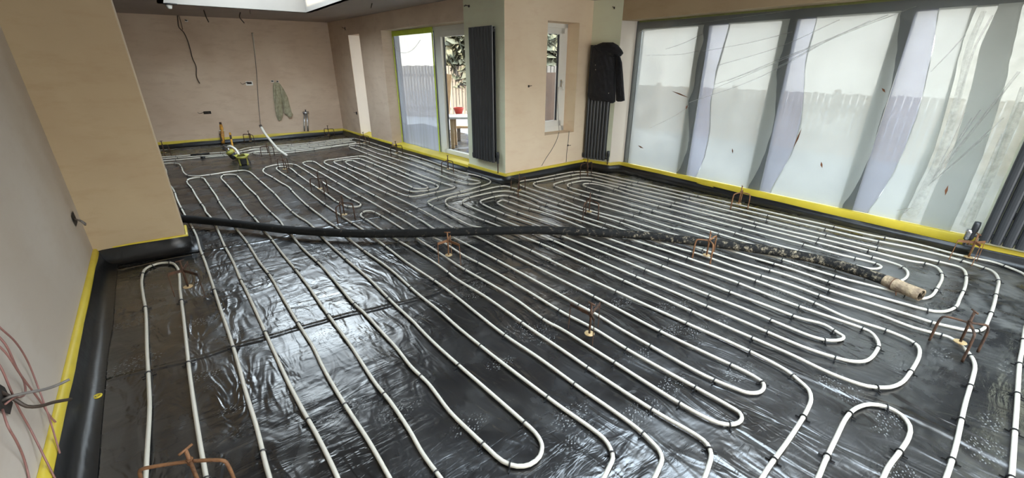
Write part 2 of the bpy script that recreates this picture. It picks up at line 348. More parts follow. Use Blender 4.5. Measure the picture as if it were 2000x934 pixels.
# projecting wall with small window (a box-like return): left face painted, front face plaster
mb = MB(); q = wall_quad('', A_, DOOR0, 0, CEIL, None, .36, -1); mb.add(q.v, q.f)
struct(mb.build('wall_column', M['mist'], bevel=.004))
SW0, SW1 = 4.36, 4.98          # small window opening along X
def yF(X): return lerpw(A_, D_, (X-A_[0])/(D_[0]-A_[0]))
mb = MB()
def segf(a, b, z0, z1, th=.34):
    q = wall_quad('', a, b, z0, z1, None, th, 1); mb.add(q.v, q.f)
a1 = (A_[0]+.003, A_[1]); SWZ0, SWZ1 = .60, 2.145
segf(a1, yF(SW0), 0, CEIL); segf(yF(SW1), (D_[0]+.1, D_[1]), 0, CEIL); segf(yF(SW0), yF(SW1), 0, SWZ0); segf(yF(SW0), yF(SW1), SWZ1, CEIL)
struct(mb.build('wall_front', M['plaster_cream_lit']))
# short wall behind radiator 2, then wide window wall
mb = MB(); q = wall_quad('', E_, D_, 0, CEIL, None, .3, -1); mb.add(q.v, q.f)
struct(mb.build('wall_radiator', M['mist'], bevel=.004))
WX = 5.62
mb = MB()
mb.add([(5.36, 4.38, HEAD), (5.36, -.0, HEAD), (5.80, -.0, HEAD), (5.80, 4.38, HEAD), (5.36, 4.38, CEIL), (5.36, -.0, CEIL), (5.80, 0, CEIL), (5.80, 4.38, CEIL)],
       [(3, 2, 1, 0), (4, 5, 6, 7), (0, 1, 5, 4), (1, 2, 6, 5), (2, 3, 7, 6), (3, 0, 4, 7)])
struct(mb.build('wall_window_head', M['plaster_warm_light'], bevel=.004))
mb = MB(); mb.add([(5.36, 4.38, 0), (5.64, 4.30, 0), (5.70, 4.5, 0), (5.40, 4.5, 0), (5.36, 4.38, HEAD), (5.64, 4.30, HEAD), (5.70, 4.5, HEAD), (5.40, 4.5, HEAD)],
                  [(3, 2, 1, 0), (4, 5, 6, 7), (0, 1, 5, 4), (1, 2, 6, 5), (2, 3, 7, 6), (3, 0, 4, 7)])
struct(mb.build('trim_1', M['white_paint']))
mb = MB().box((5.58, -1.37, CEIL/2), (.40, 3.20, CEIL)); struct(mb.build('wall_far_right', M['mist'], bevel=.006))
# back wall
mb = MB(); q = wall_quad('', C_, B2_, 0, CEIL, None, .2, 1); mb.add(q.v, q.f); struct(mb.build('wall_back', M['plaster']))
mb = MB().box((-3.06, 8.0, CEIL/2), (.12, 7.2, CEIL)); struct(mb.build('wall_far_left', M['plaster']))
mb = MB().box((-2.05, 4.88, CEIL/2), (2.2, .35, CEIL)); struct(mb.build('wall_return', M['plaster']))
# pier (nib) and left wall
PX, PY = -.166, 4.70
mb = MB(); mb.add([(-1.2, 4.80, 0), (PX, PY, 0), (PX, PY+.30, 0), (-1.2, 5.1, 0), (-1.2, 4.80, CEIL), (PX, PY, CEIL), (PX, PY+.30, CEIL), (-1.2, 5.1, CEIL)],
                  [(3, 2, 1, 0), (4, 5, 6, 7), (0, 1, 5, 4), (1, 2, 6, 5), (2, 3, 7, 6), (3, 0, 4, 7)])
struct(mb.build('wall_pier', M['plaster_warm_light'], bevel=.006))
mb = MB(); mb.add([(-.73, -3.2, 0), (-.73, 2.0, 0), (-.80, 4.80, 0), (-.95, 4.80, 0), (-.95, -3.2, 0), (-.73, -3.2, CEIL), (-.73, 2.0, CEIL), (-.80, 4.80, CEIL), (-.95, 4.80, CEIL), (-.95, -3.2, CEIL)],
                  [(4, 3, 2, 1, 0), (5, 6, 7, 8, 9), (0, 1, 6, 5), (1, 2, 7, 6), (2, 3, 8, 7), (3, 4, 9, 8), (4, 0, 5, 9)])
struct(mb.build('wall_left', M['plaster_pale']))
# unseen rear wall, its wide open gap added to let in fill light
mb = MB(); mb.box((-.75, -3.1, CEIL/2), (.3, .2, CEIL)); mb.box((5.3, -3.1, CEIL/2), (.8, .2, CEIL)); mb.box((2.0, -3.1, 2.36), (5.6, .2, .18))
struct(mb.build('wall_rear', M['plaster_pale']))
# ceiling with roof-light opening
LX0, LX1, LY0, LY1 = .28, 2.33, 5.55, 9.06
mb = MB(); T = .25
def cbox(xa, xb, ya, yb): mb.box(((xa+xb)/2, (ya+yb)/2, CEIL+T/2), (xb-xa, yb-ya, T))
RX0, RX1, RY0, RY1 = .9, 4.2, -2.4, 1.9        # unseen roof light added over the near end for fill light
cbox(-3.2, LX0, -3.2, 11.7); cbox(LX1, 6.0, RY1, 11.7); cbox(LX0, LX1, LY1, 11.7); cbox(LX0, LX1, RY1, LY0)
cbox(LX0, RX0, -3.2, RY1); cbox(RX1, 6.0, -3.2, RY1); cbox(RX0, RX1, -3.2, RY0)
struct(mb.build('ceiling', M['ceiling']))
def rooflight(i, xa, xb, ya, yb):
    xa += .006; xb -= .006; ya += .006; yb -= .006; mb = MB(); h = .62 if i == 2 else .92; z = CEIL+h/2
    mb.box((xa-.04, (ya+yb)/2, z), (.08, yb-ya+.16, h)); mb.box((xb+.04, (ya+yb)/2, z), (.08, yb-ya+.16, h))
    mb.box(((xa+xb)/2, ya-.04, z), (xb-xa, .08, h)); mb.box(((xa+xb)/2, yb+.04, z), (xb-xa, .08, h))
    struct(mb.build('trim_%d' % (i+1), M['light_skim']))
    mb = MB().box(((xa+xb)/2, (ya+yb)/2, CEIL+h+.02), (xb-xa+.1, yb-ya+.1, .012)); w = struct(mb.build('window_%d' % (i+3), M['glass']))
rooflight(2, LX0, LX1, LY0, LY1); rooflight(3, RX0, RX1, RY0, RY1)  # second call is the added fill light, its shaft raised to stop the sun

# ---- perimeter: yellow edge foam and black membrane turned up the walls
def offs(path, d):                                     # offset an open plan path to its left by d
    out = []; n = len(path)
    for i in range(n):
        p = Vector((*path[i], 0)); ds = []
        if i > 0: ds.append((p-Vector((*path[i-1], 0))).normalized())
        if i < n-1: ds.append((Vector((*path[i+1], 0))-p).normalized())
        ns = [Vector((-t.y, t.x, 0)) for t in ds]; s = sum(ns, Vector()); s.normalize(); k = d/max(.35, s.dot(ns[0])); out.append(p+s*k)
    return out
def resample2(path, step=.12):
    out = []
    for a, b in zip(path[:-1], path[1:]):
        n = max(1, int(len2(a, b)/step)); out += [lerpw(a, b, i/n) for i in range(n)]
    out.append(path[-1]); return out
def strip(name, path, prof, m, seed=0, zj=.0, oj=.0, smooth=True, zscale=None):
    path = resample2(path); mb = MB(); rings = []
    offsets = [offs(path, o) for o, z in prof]
    for i in range(len(path)):
        for j, (o, z) in enumerate(prof):
            q = offsets[j][i]; wz = zj*noise.noise(Vector((q.x*1.7+seed, q.y*1.7, 3)))*(1 if z > .03 else 0)
            wo = oj*noise.noise(Vector((q.x*2.3, q.y*2.3, seed+9*j)))
            zk = zscale(q) if zscale else 1
            mb.v.append((q.x+wo, q.y+wo, z*zk+wz))
    k = len(prof)
    for i in range(len(path)-1):
        for j in range(k-1): mb.f.append((i*k+j, i*k+j+1, (i+1)*k+j+1, (i+1)*k+j))
    return struct(mb.build(name, m, smooth=smooth))
# offset is towards the room: paths are walked so that the room is on the LEFT
yel = lambda z1=.145: [(.001, .0), (.016, .0), (.018, .08), (.019, z1-.006), (.014, z1), (.001, z1)]
blk = lambda z1=.10, r=.05: [(.024+r+.03, .001), (.024+r, .003), (.024+r*.5, .012), (.026, .045), (.023, z1-.01), (.021, z1), (.019, z1)]
back = [B_, C_]
strip('trim_10', back, yel(.135), M['yellow'], 1, .01); strip('trim_11', back, blk(.085), M['upstand'], 2, .018, .008)
rw = [yW(8.33), B_]
strip('trim_12', rw, yel(.13), M['yellow'], 3, .006); strip('trim_13', rw, blk(.095), M['upstand'], 4, .01, .008)
colp = [D_, A_, yW(5.72)]
strip('trim_14', colp, yel(.128), M['yellow'], 5, .004); strip('trim_15', colp, blk(.088), M['upstand'], 6, .006, .006)
wind = [(5.53, -.02), (5.53, 4.32), (5.36, 4.37), D_]
strip('trim_16', wind, yel(.138), M['yellow'], 7, .006); strip('trim_17', wind, blk(.095, .07), M['upstand'], 8, .008, .01, zscale=lambda q: 1-.45*max(0, min(1, (4.2-q.y)/3.4)))
farr = [(5.38, -2.9), (5.38, .22)]
strip('trim_18', farr, yel(.135), M['yellow'], 9, .004); strip('trim_19', farr, blk(.10), M['upstand'], 10, .01, .01)
lft = [(PX+.002, PY+.30), (PX+.002, PY), (-.80, 4.785)]
strip('trim_20', lft, yel(.150), M['yellow'], 11, .0); strip('trim_21', lft, blk(.136), M['upstand'], 12, .006, .006)
lw = [(-.80, 4.79), (-.73, 2.0), (-.73, -3.0)]
strip('trim_22', lw, [(.001, 0), (.03, 0), (.03, .12), (.022, .148), (.001, .15)], M['yellow'], 13, .004)
strip('trim_23', lw, [(.125, .001), (.09, .006), (.06, .022), (.045, .055), (.036, .10), (.031, .115)], M['upstand'], 14, .01, .008)
# sill of yellow foam lapped on the wide window's ledge
mb = MB().box((5.575, 2.15, .06), (.09, 4.32, .13)); struct(mb.build('trim_24', M['yellow'], bevel=.006))

# ================================================================== WINDOWS AND DOOR
# wide glazed doors: four leaves in dark aluminium, sheeted over with film
fr = struct(bpy.data.objects.new('window_1', None)); COL.objects.link(fr); fr.location = (WX, 2.2, 0)
mb = MB(); FX = WX+.05 - WX
def wb_(mb, ya, yb, za, zb, x=WX+.03, d=.07): mb.box((x-WX, (ya+yb)/2-2.2, (za+zb)/2), (d, yb-ya, zb-za))
wb_(mb, .0, 4.32, 2.045, 2.165); wb_(mb, .0, 4.32, .06, .125); wb_(mb, 4.215, 4.32, .12, 2.05)
for ya, yb in ((3.19, 3.35), (2.18, 2.345), (1.205, 1.335), (.0, .22)): wb_(mb, ya, yb, .12, 2.05)
mb.build('window_frame', M['alu'], fr, bevel=.004)
for ya, yb in ((3.35, 4.215), (2.345, 3.19), (1.335, 2.18), (.22, 1.205)):
    mb = MB(); wb_(mb, ya, yb, .125, 2.045, WX+.04, .006); mb.build('pane', M['glass'], fr)

# translucent film sheets taped to each leaf; outlines surveyed on the plane just inside the frame
SX = WX-.02
def rows_on_plane(left, right, X, nv=46, nu=14, bulge=.012, seed=0):
    L_ = [onX(x, y, X) for x, y in left]; R_ = [onX(x, y, X) for x, y in right]
    def at(P, z):
        P = sorted(P, key=lambda p: p.z)
        if z <= P[0].z: return P[0].y
        for a, b in zip(P[:-1], P[1:]):
            if z <= b.z: return a.y+(b.y-a.y)*(z-a.z)/max(1e-6, b.z-a.z)
        return P[-1].y
    z0 = .128; z1 = 2.055; mb = MB()
    for j in range(nv+1):
        z = z0+(z1-z0)*j/nv; ya = at(L_, z); yb = at(R_, z)
        yb += .008*noise.noise(Vector((z*9, seed, 0)))
        for i in range(nu+1):
            s = i/nu; y = ya+(yb-ya)*s
            mb.v.append((X-WX-bulge*(.4+noise.noise(Vector((y*2.5+seed, z*1.6, 2)))) - .01*(s > .97), y-2.2, z))
    for j in range(nv):
        for i in range(nu): k = j*(nu+1)+i; mb.f.append((k, k+1, k+nu+2, k+nu+1))
    return mb
sheets = [
 ([(1256, 62), (1241, 190), (1227, 318)], [(1373.5, 61), (1376, 80), (1366.5, 105), (1359.5, 140), (1356, 175), (1345.5, 196), (1347, 240), (1347, 271), (1342, 297), (1329, 330.5), (1321, 337)]),
 ([(1422.5, 56), (1412, 91), (1398, 140), (1394.5, 171), (1387.5, 196), (1386, 240), (1384, 266), (1375, 305), (1367, 330.5), (1358, 346)],
  [(1541.5, 51), (1538, 73.5), (1524, 115.5), (1519, 140), (1517, 196), (1513.5, 240), (1510, 253), (1500, 285), (1488, 317.6), (1475, 343), (1462.5, 364)]),
 ([(1592, 49), (1580, 87.5), (1573, 122.5), (1569.5, 192.5), (1564, 240), (1560, 253), (1549, 291), (1533, 325), (1513, 356), (1504, 374)],
  [(1758.5, 31.5), (1753, 91), (1746, 147), (1734, 196), (1718, 240), (1705.5, 291), (1690, 327), (1672, 366), (1649, 397)]),
 ([(1830, 30), (1825, 87.5), (1811, 140), (1800.5, 192.5), (1786.5, 240), (1782.6, 245), (1767, 291), (1744, 338), (1721, 379), (1698, 408)],
  [(1905, 22), (1878, 90), (1863, 160), (1847, 220), (1830, 280), (1810, 330), (1792, 366), (1776, 400), (1762, 421)]),
 ([(1946, 22), (1915, 90), (1900, 160), (1884, 220), (1866, 280), (1846, 330), (1826, 366), (1812, 400), (1800, 430)], [(1998, 8), (1960, 180), (1925, 290), (1880, 400), (1858, 446)])]
for i, (l, r) in enumerate(sheets):
    rows_on_plane(l, r, SX, seed=i*7).build('film_sheet', M['sheet'], fr, smooth=True)
bare = [([(1386, 50), (1364, 200), (1341, 343)], [(1426, 56), (1402, 140), (1390, 196), (1388, 255), (1378, 305), (1360, 346)]),
        ([(1557, 40), (1521, 200), (1485, 372)], [(1594, 49), (1575, 122), (1567, 240), (1552, 291), (1516, 356), (1507, 374)]),
        ([(1788, 23), (1734, 200), (1667, 404)], [(1833, 30), (1814, 140), (1789, 240), (1747, 338), (1701, 408)])]
for i, (l, r) in enumerate(bare):
    rows_on_plane(l, r, SX+.006, seed=i*7+3, bulge=.0).build('haze_film', M['haze_film'], fr, smooth=True)
rows_on_plane([(1896, 22), (1838, 220), (1752, 421)], [(2140, 8), (2070, 180), (2015, 300), (1945, 446)], SX+.012, seed=31, bulge=.0).build('pale_film', M['pale_film'], fr, smooth=True)
# clear dust sheet hung over the whole opening, taped round its edge
ds = thing('dust_sheet', 'clear polythene dust sheet taped over the wide window, gathered in a fold at its right', 'dust sheet', loc=(5.57, 2.2, .1))
def dsl(p): return (p.x-5.57, p.y-2.2, p.z-.1)
mb = MB(); nu, nv = 80, 34
for j in range(nv+1):
    for i in range(nu+1):
        y = .24+(4.26-.24)*i/nu; z = .13+(2.15-.13)*j/nv
        edge = min(1, 6*min(i/nu, 1-i/nu, j/nv, 1-j/nv))
        x = 5.575-.018*edge*(1+noise.noise(Vector((y*1.3+z*2.2, z*.6, 4))))-.01*edge*noise.noise(Vector((y*5, z*2.5, 8)))
        mb.v.append(dsl(Vector((x, y, z))))
for j in range(nv):
    for i in range(nu): k = j*(nu+1)+i; mb.f.append((k, k+1, k+nu+2, k+nu+1))
mb.build('sheet', M['clear_sheet'], ds, smooth=True)
def ribbon(pts, w, X=5.53, m='fold', name='fold'):
    P = smooth_path([onX(x, y, X) for x, y in pts], .05); mb = MB(); n = len(P)
    for i, p in enumerate(P):
        t = (P[min(i+1, n-1)]-P[max(i-1, 0)]).normalized(); s = t.cross(Vector((1, 0, 0))).normalized(); s = s if s.y > 0 else -s
        ww = w(i/(n-1)) if callable(w) else w
        for k, dx in ((-1, .012), (-.5, -.004), (0, -.010), (.5, -.004), (1, .012)): mb.v.append(dsl(p+s*ww*k+Vector((dx, 0, 0))))
    for i in range(n-1):
        for k in range(4): mb.f.append((i*5+k, i*5+k+1, (i+1)*5+k+1, (i+1)*5+k))
    return mb.build(name, M[m], ds, smooth=True)
ribbon([(1921, 22), (1893, 90), (1878, 160), (1862, 220), (1845, 280), (1826, 330), (1808, 366), (1792, 400), (1778, 424)], lambda s: .016+.026*s)
ribbon([(1938, 30), (1905, 90), (1888, 140), (1872, 190), (1850, 262)], .008)
for a, b, w in (((1812, 362), (1990, 140), .010), ((1815, 355), (1945, 200), .005), ((1818, 350), (1915, 215), .005), ((1822, 345), (1898, 230), .004), ((1808, 366), (1930, 262), .006),
             ((1826, 338), (1884, 220), .004), ((1812, 364), (1960, 230), .004), ((1878, 440), (1960, 262), .016), ((1888, 444), (1996, 200), .028), ((1900, 430), (1998, 170), .016),
             ((1795, 398), (1765, 416), .006), ((1788, 408), (1752, 412), .004), ((1818, 140), (1885, 68), .005)):
    ribbon([a, ((a[0]+b[0])/2+3, (a[1]+b[1])/2-2), b], w, name='crease')
for a, c, b, w in (((1262, 108), (1330, 106), (1366, 99), .0035), ((1300, 96), (1335, 84), (1372, 66), .003), ((1372, 100), (1460, 84), (1548, 62), .004), ((1400, 128), (1520, 92), (1640, 38), .004),
                ((1396, 165), (1500, 128), (1600, 84), .004), ((1346, 200), (1480, 152), (1640, 66), .005), ((1420, 158), (1560, 100), (1735, 28), .005), ((1390, 175), (1540, 112), (1700, 40), .004),
                ((1250, 62), (1400, 40), (1560, 18), .003), ((1270, 250), (1320, 225), (1345, 208), .003), ((1520, 130), (1620, 78), (1790, 12), .004)):
    ribbon([a, c, b], w, name='crease')
mb = MB(); mb.box((.012, 0, 2.052), (.006, 4.10, .022)); mb.build('tape', M['olive_tape'], ds)
# dead leaves and flies caught on the sheet
for i, (a, b) in enumerate((((1312, 178), (1345, 191)), ((1340, 214), (1343, 205)), ((1606, 328), (1604, 316)), ((1566, 250), (1549, 290)), ((1722, 172), (1729, 181)), ((1846, 382), (1852, 362)), ((1430, 290), (1431, 300)), ((1257, 290), (1246, 284)))):
    p = onX(*a, 5.525); q = onX(*b, 5.525); n = (q-p).cross(Vector((1, 0, 0))).normalized()*.012
    o = MB().add([p, (p+q)/2+n+Vector((-.006, 0, 0)), q, (p+q)/2-n*.6], [(0, 1, 2, 3)]).add([p+Vector((.002, 0, 0)), (p+q)/2-n*.6+Vector((.002, 0, 0)), q+Vector((.002, 0, 0)), (p+q)/2+n+Vector((-.003, 0, 0))], [(0, 1, 2, 3)]).build('dead_leaf', M['dead_leaf'])
    rebase(o, p)
    lab = ['dark twig stuck on the first pane of the sheeted window, longest of its bits', 'small dark speck just under the twig on the first pane', 'thin brown leaf low on the third film sheet', 'long brown grass blade beside the left edge of the third film sheet',
           'rust brown leaf on the right edge of the third film sheet', 'curled brown leaf low on the gathered sheet at far right', 'tiny dark leaf low on the second film sheet', 'small dark hook-shaped leaf low on the first film sheet'][i]
    tag(o, lab, 'leaf', 'leaves caught on the dust sheet')

# garden door: left leaf filmed over, right leaf clear
DA, DB = yW(5.70), yW(8.36)
tdir = Vector((DB[0]-DA[0], DB[1]-DA[1], 0)).normalized(); ndir = Vector((tdir.y, -tdir.x, 0))   # ndir points outside
if ndir.x < 0: ndir = -ndir
dorg = Vector((DA[0], DA[1], 0))+ndir*.28
door = struct(bpy.data.objects.new('door_1', None)); COL.objects.link(door); door.location = dorg
door.rotation_euler = (0, 0, math.atan2(tdir.y, tdir.x)); LEN = len2(DA, DB)
def dbx(mb, u0, u1, z0, z1, o=0, d=.06): return mb.box(((u0+u1)/2, -o, (z0+z1)/2), (u1-u0, d, z1-z0))
def uof(x, y):                                         # distance along the door plane for a photo point
    p = onW(x, y, (dorg.x, dorg.y), (dorg.x+tdir.x, dorg.y+tdir.y)); return (p-dorg).dot(tdir), p.z
uM0 = uof(863, 240)[0]; uM1 = uof(853, 240)[0]
mb = MB(); dbx(mb, 0, LEN, 2.09, 2.16); dbx(mb, 0, LEN, .04, .12); dbx(mb, LEN-.05, LEN, .1, 2.1)
dbx(mb, uM0-.10, uM0+.06, .1, 2.1); mb.build('door_frame', M['upvc'], door, bevel=.004)
mb = MB(); dbx(mb, 0, uM0-.10, 2.0, 2.09, -.01); dbx(mb, 0, uM0-.10, .12, .19, -.01); dbx(mb, uM0-.18, uM0-.10, .12, 2.05, -.01); sash = mb.build('sash', M['upvc'], door, bevel=.004)
mb = MB(); dbx(mb, uM0-.105, uM0-.092, .12, 2.08, .03, .02); dbx(mb, uM0-.195, uM0-.178, .18, 2.0, .02, .02); mb.build('gasket', M['gasket'], door)
mb = MB(); dbx(mb, 0, uM0-.18, .18, 2.01, 0, .008); mb.build('pane', M['glass'], door)
mb = MB(); dbx(mb, uM0+.06, LEN-.05, .12, 2.09, 0, .008); mb.build('pane', M['glass'], door)
# film on left leaf with sag line and green tape edge
mb = MB(); u0, u1 = uM0+.02, LEN-.03; nu, nv = 20, 30
for j in range(nv+1):
    for i in range(nu+1):
        u = u0+(u1-u0)*i/nu; z = .10+2.0*j/nv; e = min(1, 8*min(i/nu, 1-i/nu))
        mb.v.append((u, .035+.02*e*(1+noise.noise(Vector((u*3, z*1.2, 1)))), z))
for j in range(nv):
    for i in range(nu): k = j*(nu+1)+i; mb.f.append((k, k+1, k+nu+2, k+nu+1))
# (local +y of the door points to the room side when ndir is -y)
dsn = -1 if (Matrix.Rotation(door.rotation_euler.z, 3, 'Z') @ Vector((0, 1, 0))).dot(ndir) > 0 else 1
for k, v in enumerate(mb.v): mb.v[k] = (v[0], v[1]*dsn, v[2])
df_ = mb.build('film_sheet', M['door_film'], door, smooth=True)
mb = MB(); y = .062*dsn
for c, d in (((((u0+u1)/2), y, 2.115), (u1-u0, .008, .085)), (((u0+.012), y, 1.1), (.028, .008, 2.0)), (((u1-.01), y, 1.1), (.02, .008, 2.0))): mb.box(c, d)
mb.build('tape', M['green_tape'], door)
mb = MB(); mb.tube(smooth_path([(u1-.06, .085*dsn, 1.93), (u1-.3, .088*dsn, 1.80), (u1-.6, .088*dsn, 1.79), (u1-.85, .087*dsn, 1.86), (u1-1.05, .085*dsn, 1.97)], .04), .004, 5); mb.build('fold', M['fold'], door)
# threshold and reveal with yellow foam
mb = MB(); a = Vector((DA[0], DA[1], 0)); b = Vector((DB[0], DB[1], 0)); o1 = ndir*.02; o2 = ndir*.27
mb.add([a+o1, b+o1, b+o2, a+o2, a+o1+Vector((0, 0, .09)), b+o1+Vector((0, 0, .09)), b+o2+Vector((0, 0, .115)), a+o2+Vector((0, 0, .115))], [(3, 2, 1, 0), (4, 5, 6, 7), (0, 1, 5, 4), (1, 2, 6, 5), (2, 3, 7, 6), (3, 0, 4, 7)])
struct(mb.build('trim_25', M['yellow'], bevel=.01))
mb = MB(); o1 = ndir*-.06; o2 = ndir*.018
mb.add([a+o1, b+o1, b+o2, a+o2, a+o1+Vector((0, 0, .004)), b+o1+Vector((0, 0, .004)), b+o2+Vector((0, 0, .05)), a+o2*1+Vector((0, 0, .05))], [(4, 5, 6, 7), (0, 1, 5, 4), (1, 2, 6, 5), (3, 0, 4, 7)])
struct(mb.build('trim_26', M['upstand'], smooth=True))
# slot (floor-to-head narrow window in the same wall)
sl = struct(bpy.data.objects.new('window_2', None)); COL.objects.link(sl)
a = Vector((*SLOT0, 0)); b = Vector((*SLOT1, 0)); q0 = a+ndir*.28; q1 = b+ndir*.28
mb = MB()
for s, e in ((0, .04), (.96, 1)):
    p = q0.lerp(q1, s); r_ = q0.lerp(q1, e); mb.add([p, r_, r_+ndir*.06, p+ndir*.06]+[v+Vector((0, 0, 2.15)) for v in (p, r_, r_+ndir*.06, p+ndir*.06)], [(3, 2, 1, 0), (4, 5, 6, 7), (0, 1, 5, 4), (1, 2, 6, 5), (2, 3, 7, 6), (3, 0, 4, 7)])
mb.build('window_frame', M['upvc'], sl)
mb = MB(); mb.add([q0+ndir*.03, q1+ndir*.03, q1+ndir*.03+Vector((0, 0, 2.15)), q0+ndir*.03+Vector((0, 0, 2.15))], [(0, 1, 2, 3)]); mb.build('pane', M['glass'], sl)
mb = MB(); mb.add([b+ndir*.005-tdir*.004, b+ndir*.27-tdir*.004, b+ndir*.27-tdir*.004+Vector((0, 0, 2.15)), b+ndir*.005-tdir*.004+Vector((0, 0, 2.15))], [(0, 1, 2, 3)]); mb.build('reveal', M['white_paint'], sl)
mb = MB(); zz = Vector((0, 0, .16)); aa = a+ndir*.0; bb = b+ndir*.0
mb.add([aa, bb, bb+ndir*.19, aa+ndir*.19, aa+Vector((0, 0, .10)), bb+Vector((0, 0, .10)), bb+ndir*.19+zz, aa+ndir*.19+zz], [(4, 5, 6, 7), (0, 1, 5, 4)]); struct(mb.build('trim_27', M['yellow']))

# small window in the front wall
fdir = Vector((D_[0]-A_[0], D_[1]-A_[1], 0)).normalized(); fn = Vector((fdir.y, -fdir.x, 0)); fn = fn if fn.y < 0 else -fn   # towards room
sw = struct(bpy.data.objects.new('window_5', None)); COL.objects.link(sw); o0 = Vector((*yF(SW0), 0))-fn*.27; sw.location = o0; sw.rotation_euler = (0, 0, math.atan2(fdir.y, fdir.x))
wl = SW1-SW0; mb = MB()
for c, d in (((wl/2, 0, SWZ0+.04), (wl, .07, .08)), ((wl/2, 0, SWZ1-.03), (wl, .07, .06)), ((wl-.035, 0, (SWZ0+SWZ1)/2), (.07, .07, SWZ1-SWZ0)), ((.03, 0, (SWZ0+SWZ1)/2), (.06, .07, SWZ1-SWZ0))): mb.box(c, d)
mb.build('window_frame', M['upvc'], sw, bevel=.004)
mb = MB(); za, zb = SWZ0+.08, SWZ1-.06
for c, d in (((wl/2, -.015, za+.045), (wl-.12, .06, .09)), ((wl/2, -.015, zb-.04), (wl-.12, .06, .08)), ((wl-.115, -.015, (za+zb)/2), (.09, .06, zb-za)), ((.10, -.015, (za+zb)/2), (.08, .06, zb-za))): mb.box(c, d)
sash2 = mb.build('sash', M['upvc'], sw, bevel=.006)
mb = MB(); mb.box((wl/2, .0, (za+zb)/2), (wl-.3, .006, zb-za-.16)); mb.build('pane', M['glass'], sw)
mb = MB(); mb.box((wl-.165, -.01, (za+zb)/2), (.012, .03, zb-za-.17)); mb.build('gasket', M['gasket'], sw)
mb = MB(); mb.box((wl-.115, -.052, 1.32), (.028, .014, .10)); mb.tube([(wl-.115, -.055, 1.34), (wl-.115, -.085, 1.345), (wl-.11, -.09, 1.31), (wl-.105, -.092, 1.22)], .008, 8); mb.build('window_handle', M['metal'], sw)

# ================================================================== OUTSIDE
OUTC = []
mb = MB().box((9, 8, -.12), (30, 40, .1)); mb.build('ground', M['paving'])['kind'] = 'structure'
def slat_fence(p0, p1, h, m, label, gap=.11, w=.09):
    p0 = Vector(p0); p1 = Vector(p1); L0 = (p1-p0).length; t = (p1-p0)/L0; n = int(L0/gap)
    root = thing('garden_fence', label, 'fence', loc=p0, rz=math.atan2(t.y, t.x)); mb = MB()
    for i in range(n): mb.box((i*gap+.05, 0, h/2), (w, .02, h-.02*(i % 3)))
    mb.build('slats', m, root); mb = MB()
    for z in (.3, h-.3): mb.box((L0/2, .04, z), (L0, .05, .08))
    mb.build('rail', m, root)
    for i in range(int(L0/2)+1): MB().box((i*2, .08, h/2+.03), (.09, .09, h+.06)).build('fence_post', m, root)
slat_fence((6.2, 14.2, -.07), (9.6, 9.2, -.07), 1.62, M['fence'], 'weathered vertical slat fence seen through the clear door leaf')
slat_fence((10.2, 9.0, -.07), (10.2, -2.0, -.07), 1.15, M['fence_warm'], 'orange timber fence glowing behind the filmed wide window')
def bush(name, c, r, label, cat, seed, m='leaf', n=900):
    root = thing(name, label, cat, loc=(c[0], c[1], -.07)); rnd = random.Random(seed); mb = MB()
    for i in range(n):
        d = Vector((rnd.gauss(0, 1), rnd.gauss(0, 1), rnd.gauss(0, 1))).normalized()*(rnd.random()**.35)
        p = Vector((d.x*r[0], d.y*r[1], r[2]*(1.05+d.z))); s = .14+.14*rnd.random()
        a = Vector((rnd.gauss(0, 1), rnd.gauss(0, 1), rnd.gauss(0, 1))).normalized(); b = a.orthogonal().normalized()
        mb.add([p-a*s, p+b*s*.5, p+a*s, p-b*s*.5], [(0, 1, 2, 3)])
    mb.build('foliage', M[m], root); mb = MB()
    for k in range(7):
        a = 2*PI*k/7; mb.tube([(0, 0, 0), (math.cos(a)*r[0]*.2, math.sin(a)*r[1]*.2, r[2]*.7), (math.cos(a)*r[0]*.6, math.sin(a)*r[1]*.6, r[2]*1.5)], [.07, .04, .015], 5)
    mb.build('branches', M['brown_frame'], root)
bush('hedge_tree', (8.5, 12.7), (1.3, 1.0, 1.75), 'grey-green hedge tree above the slat fence, left half of the clear door leaf', 'tree', 1, n=4200)
bush('hedge_tree', (10.4, 11.9), (1.4, 1.2, 1.8), 'grey-green hedge tree above the slat fence, next to the projecting wall', 'tree', 2, n=4200)
# leaning timber board
p0 = fl(874, 292, -.07); p0 = Vector((p0.x, p0.y, -.07))
def wp(x, y, base):                                    # same distance from the camera as base
    d = ray(x, y); return CAM+d*((base-CAM).dot(_f)/d.dot(_f))
def at_depth(x, y, k): d = ray(x, y); return CAM+d*(k/FPX)
kd = (at_depth(0, 0, FPX)-CAM).length
B1, B2 = Vector((4.75, 8.0, -.06)), None
def table_on(z, x, y): return fl(x, y, z)
bl = fl(868, 286, -.06); 
dep = (bl-CAM).dot(_f)
tl = at_depth(866, 143, dep); tr_ = at_depth(882, 146, dep); br = at_depth(874, 288, dep); bl = at_depth(866, 288, dep)
nn = Vector((_f.x, _f.y, 0)).normalized()*.035
o = MB().add([bl, br, tr_, tl, bl+nn, br+nn, tr_+nn, tl+nn], [(0, 1, 2, 3), (7, 6, 5, 4), (0, 4, 5, 1), (1, 5, 6, 2), (2, 6, 7, 3), (3, 7, 4, 0)]).build('timber_board', M['wood']); rebase(o, bl)
tag(o, 'pale timber board standing upright outside the clear door leaf', 'board')
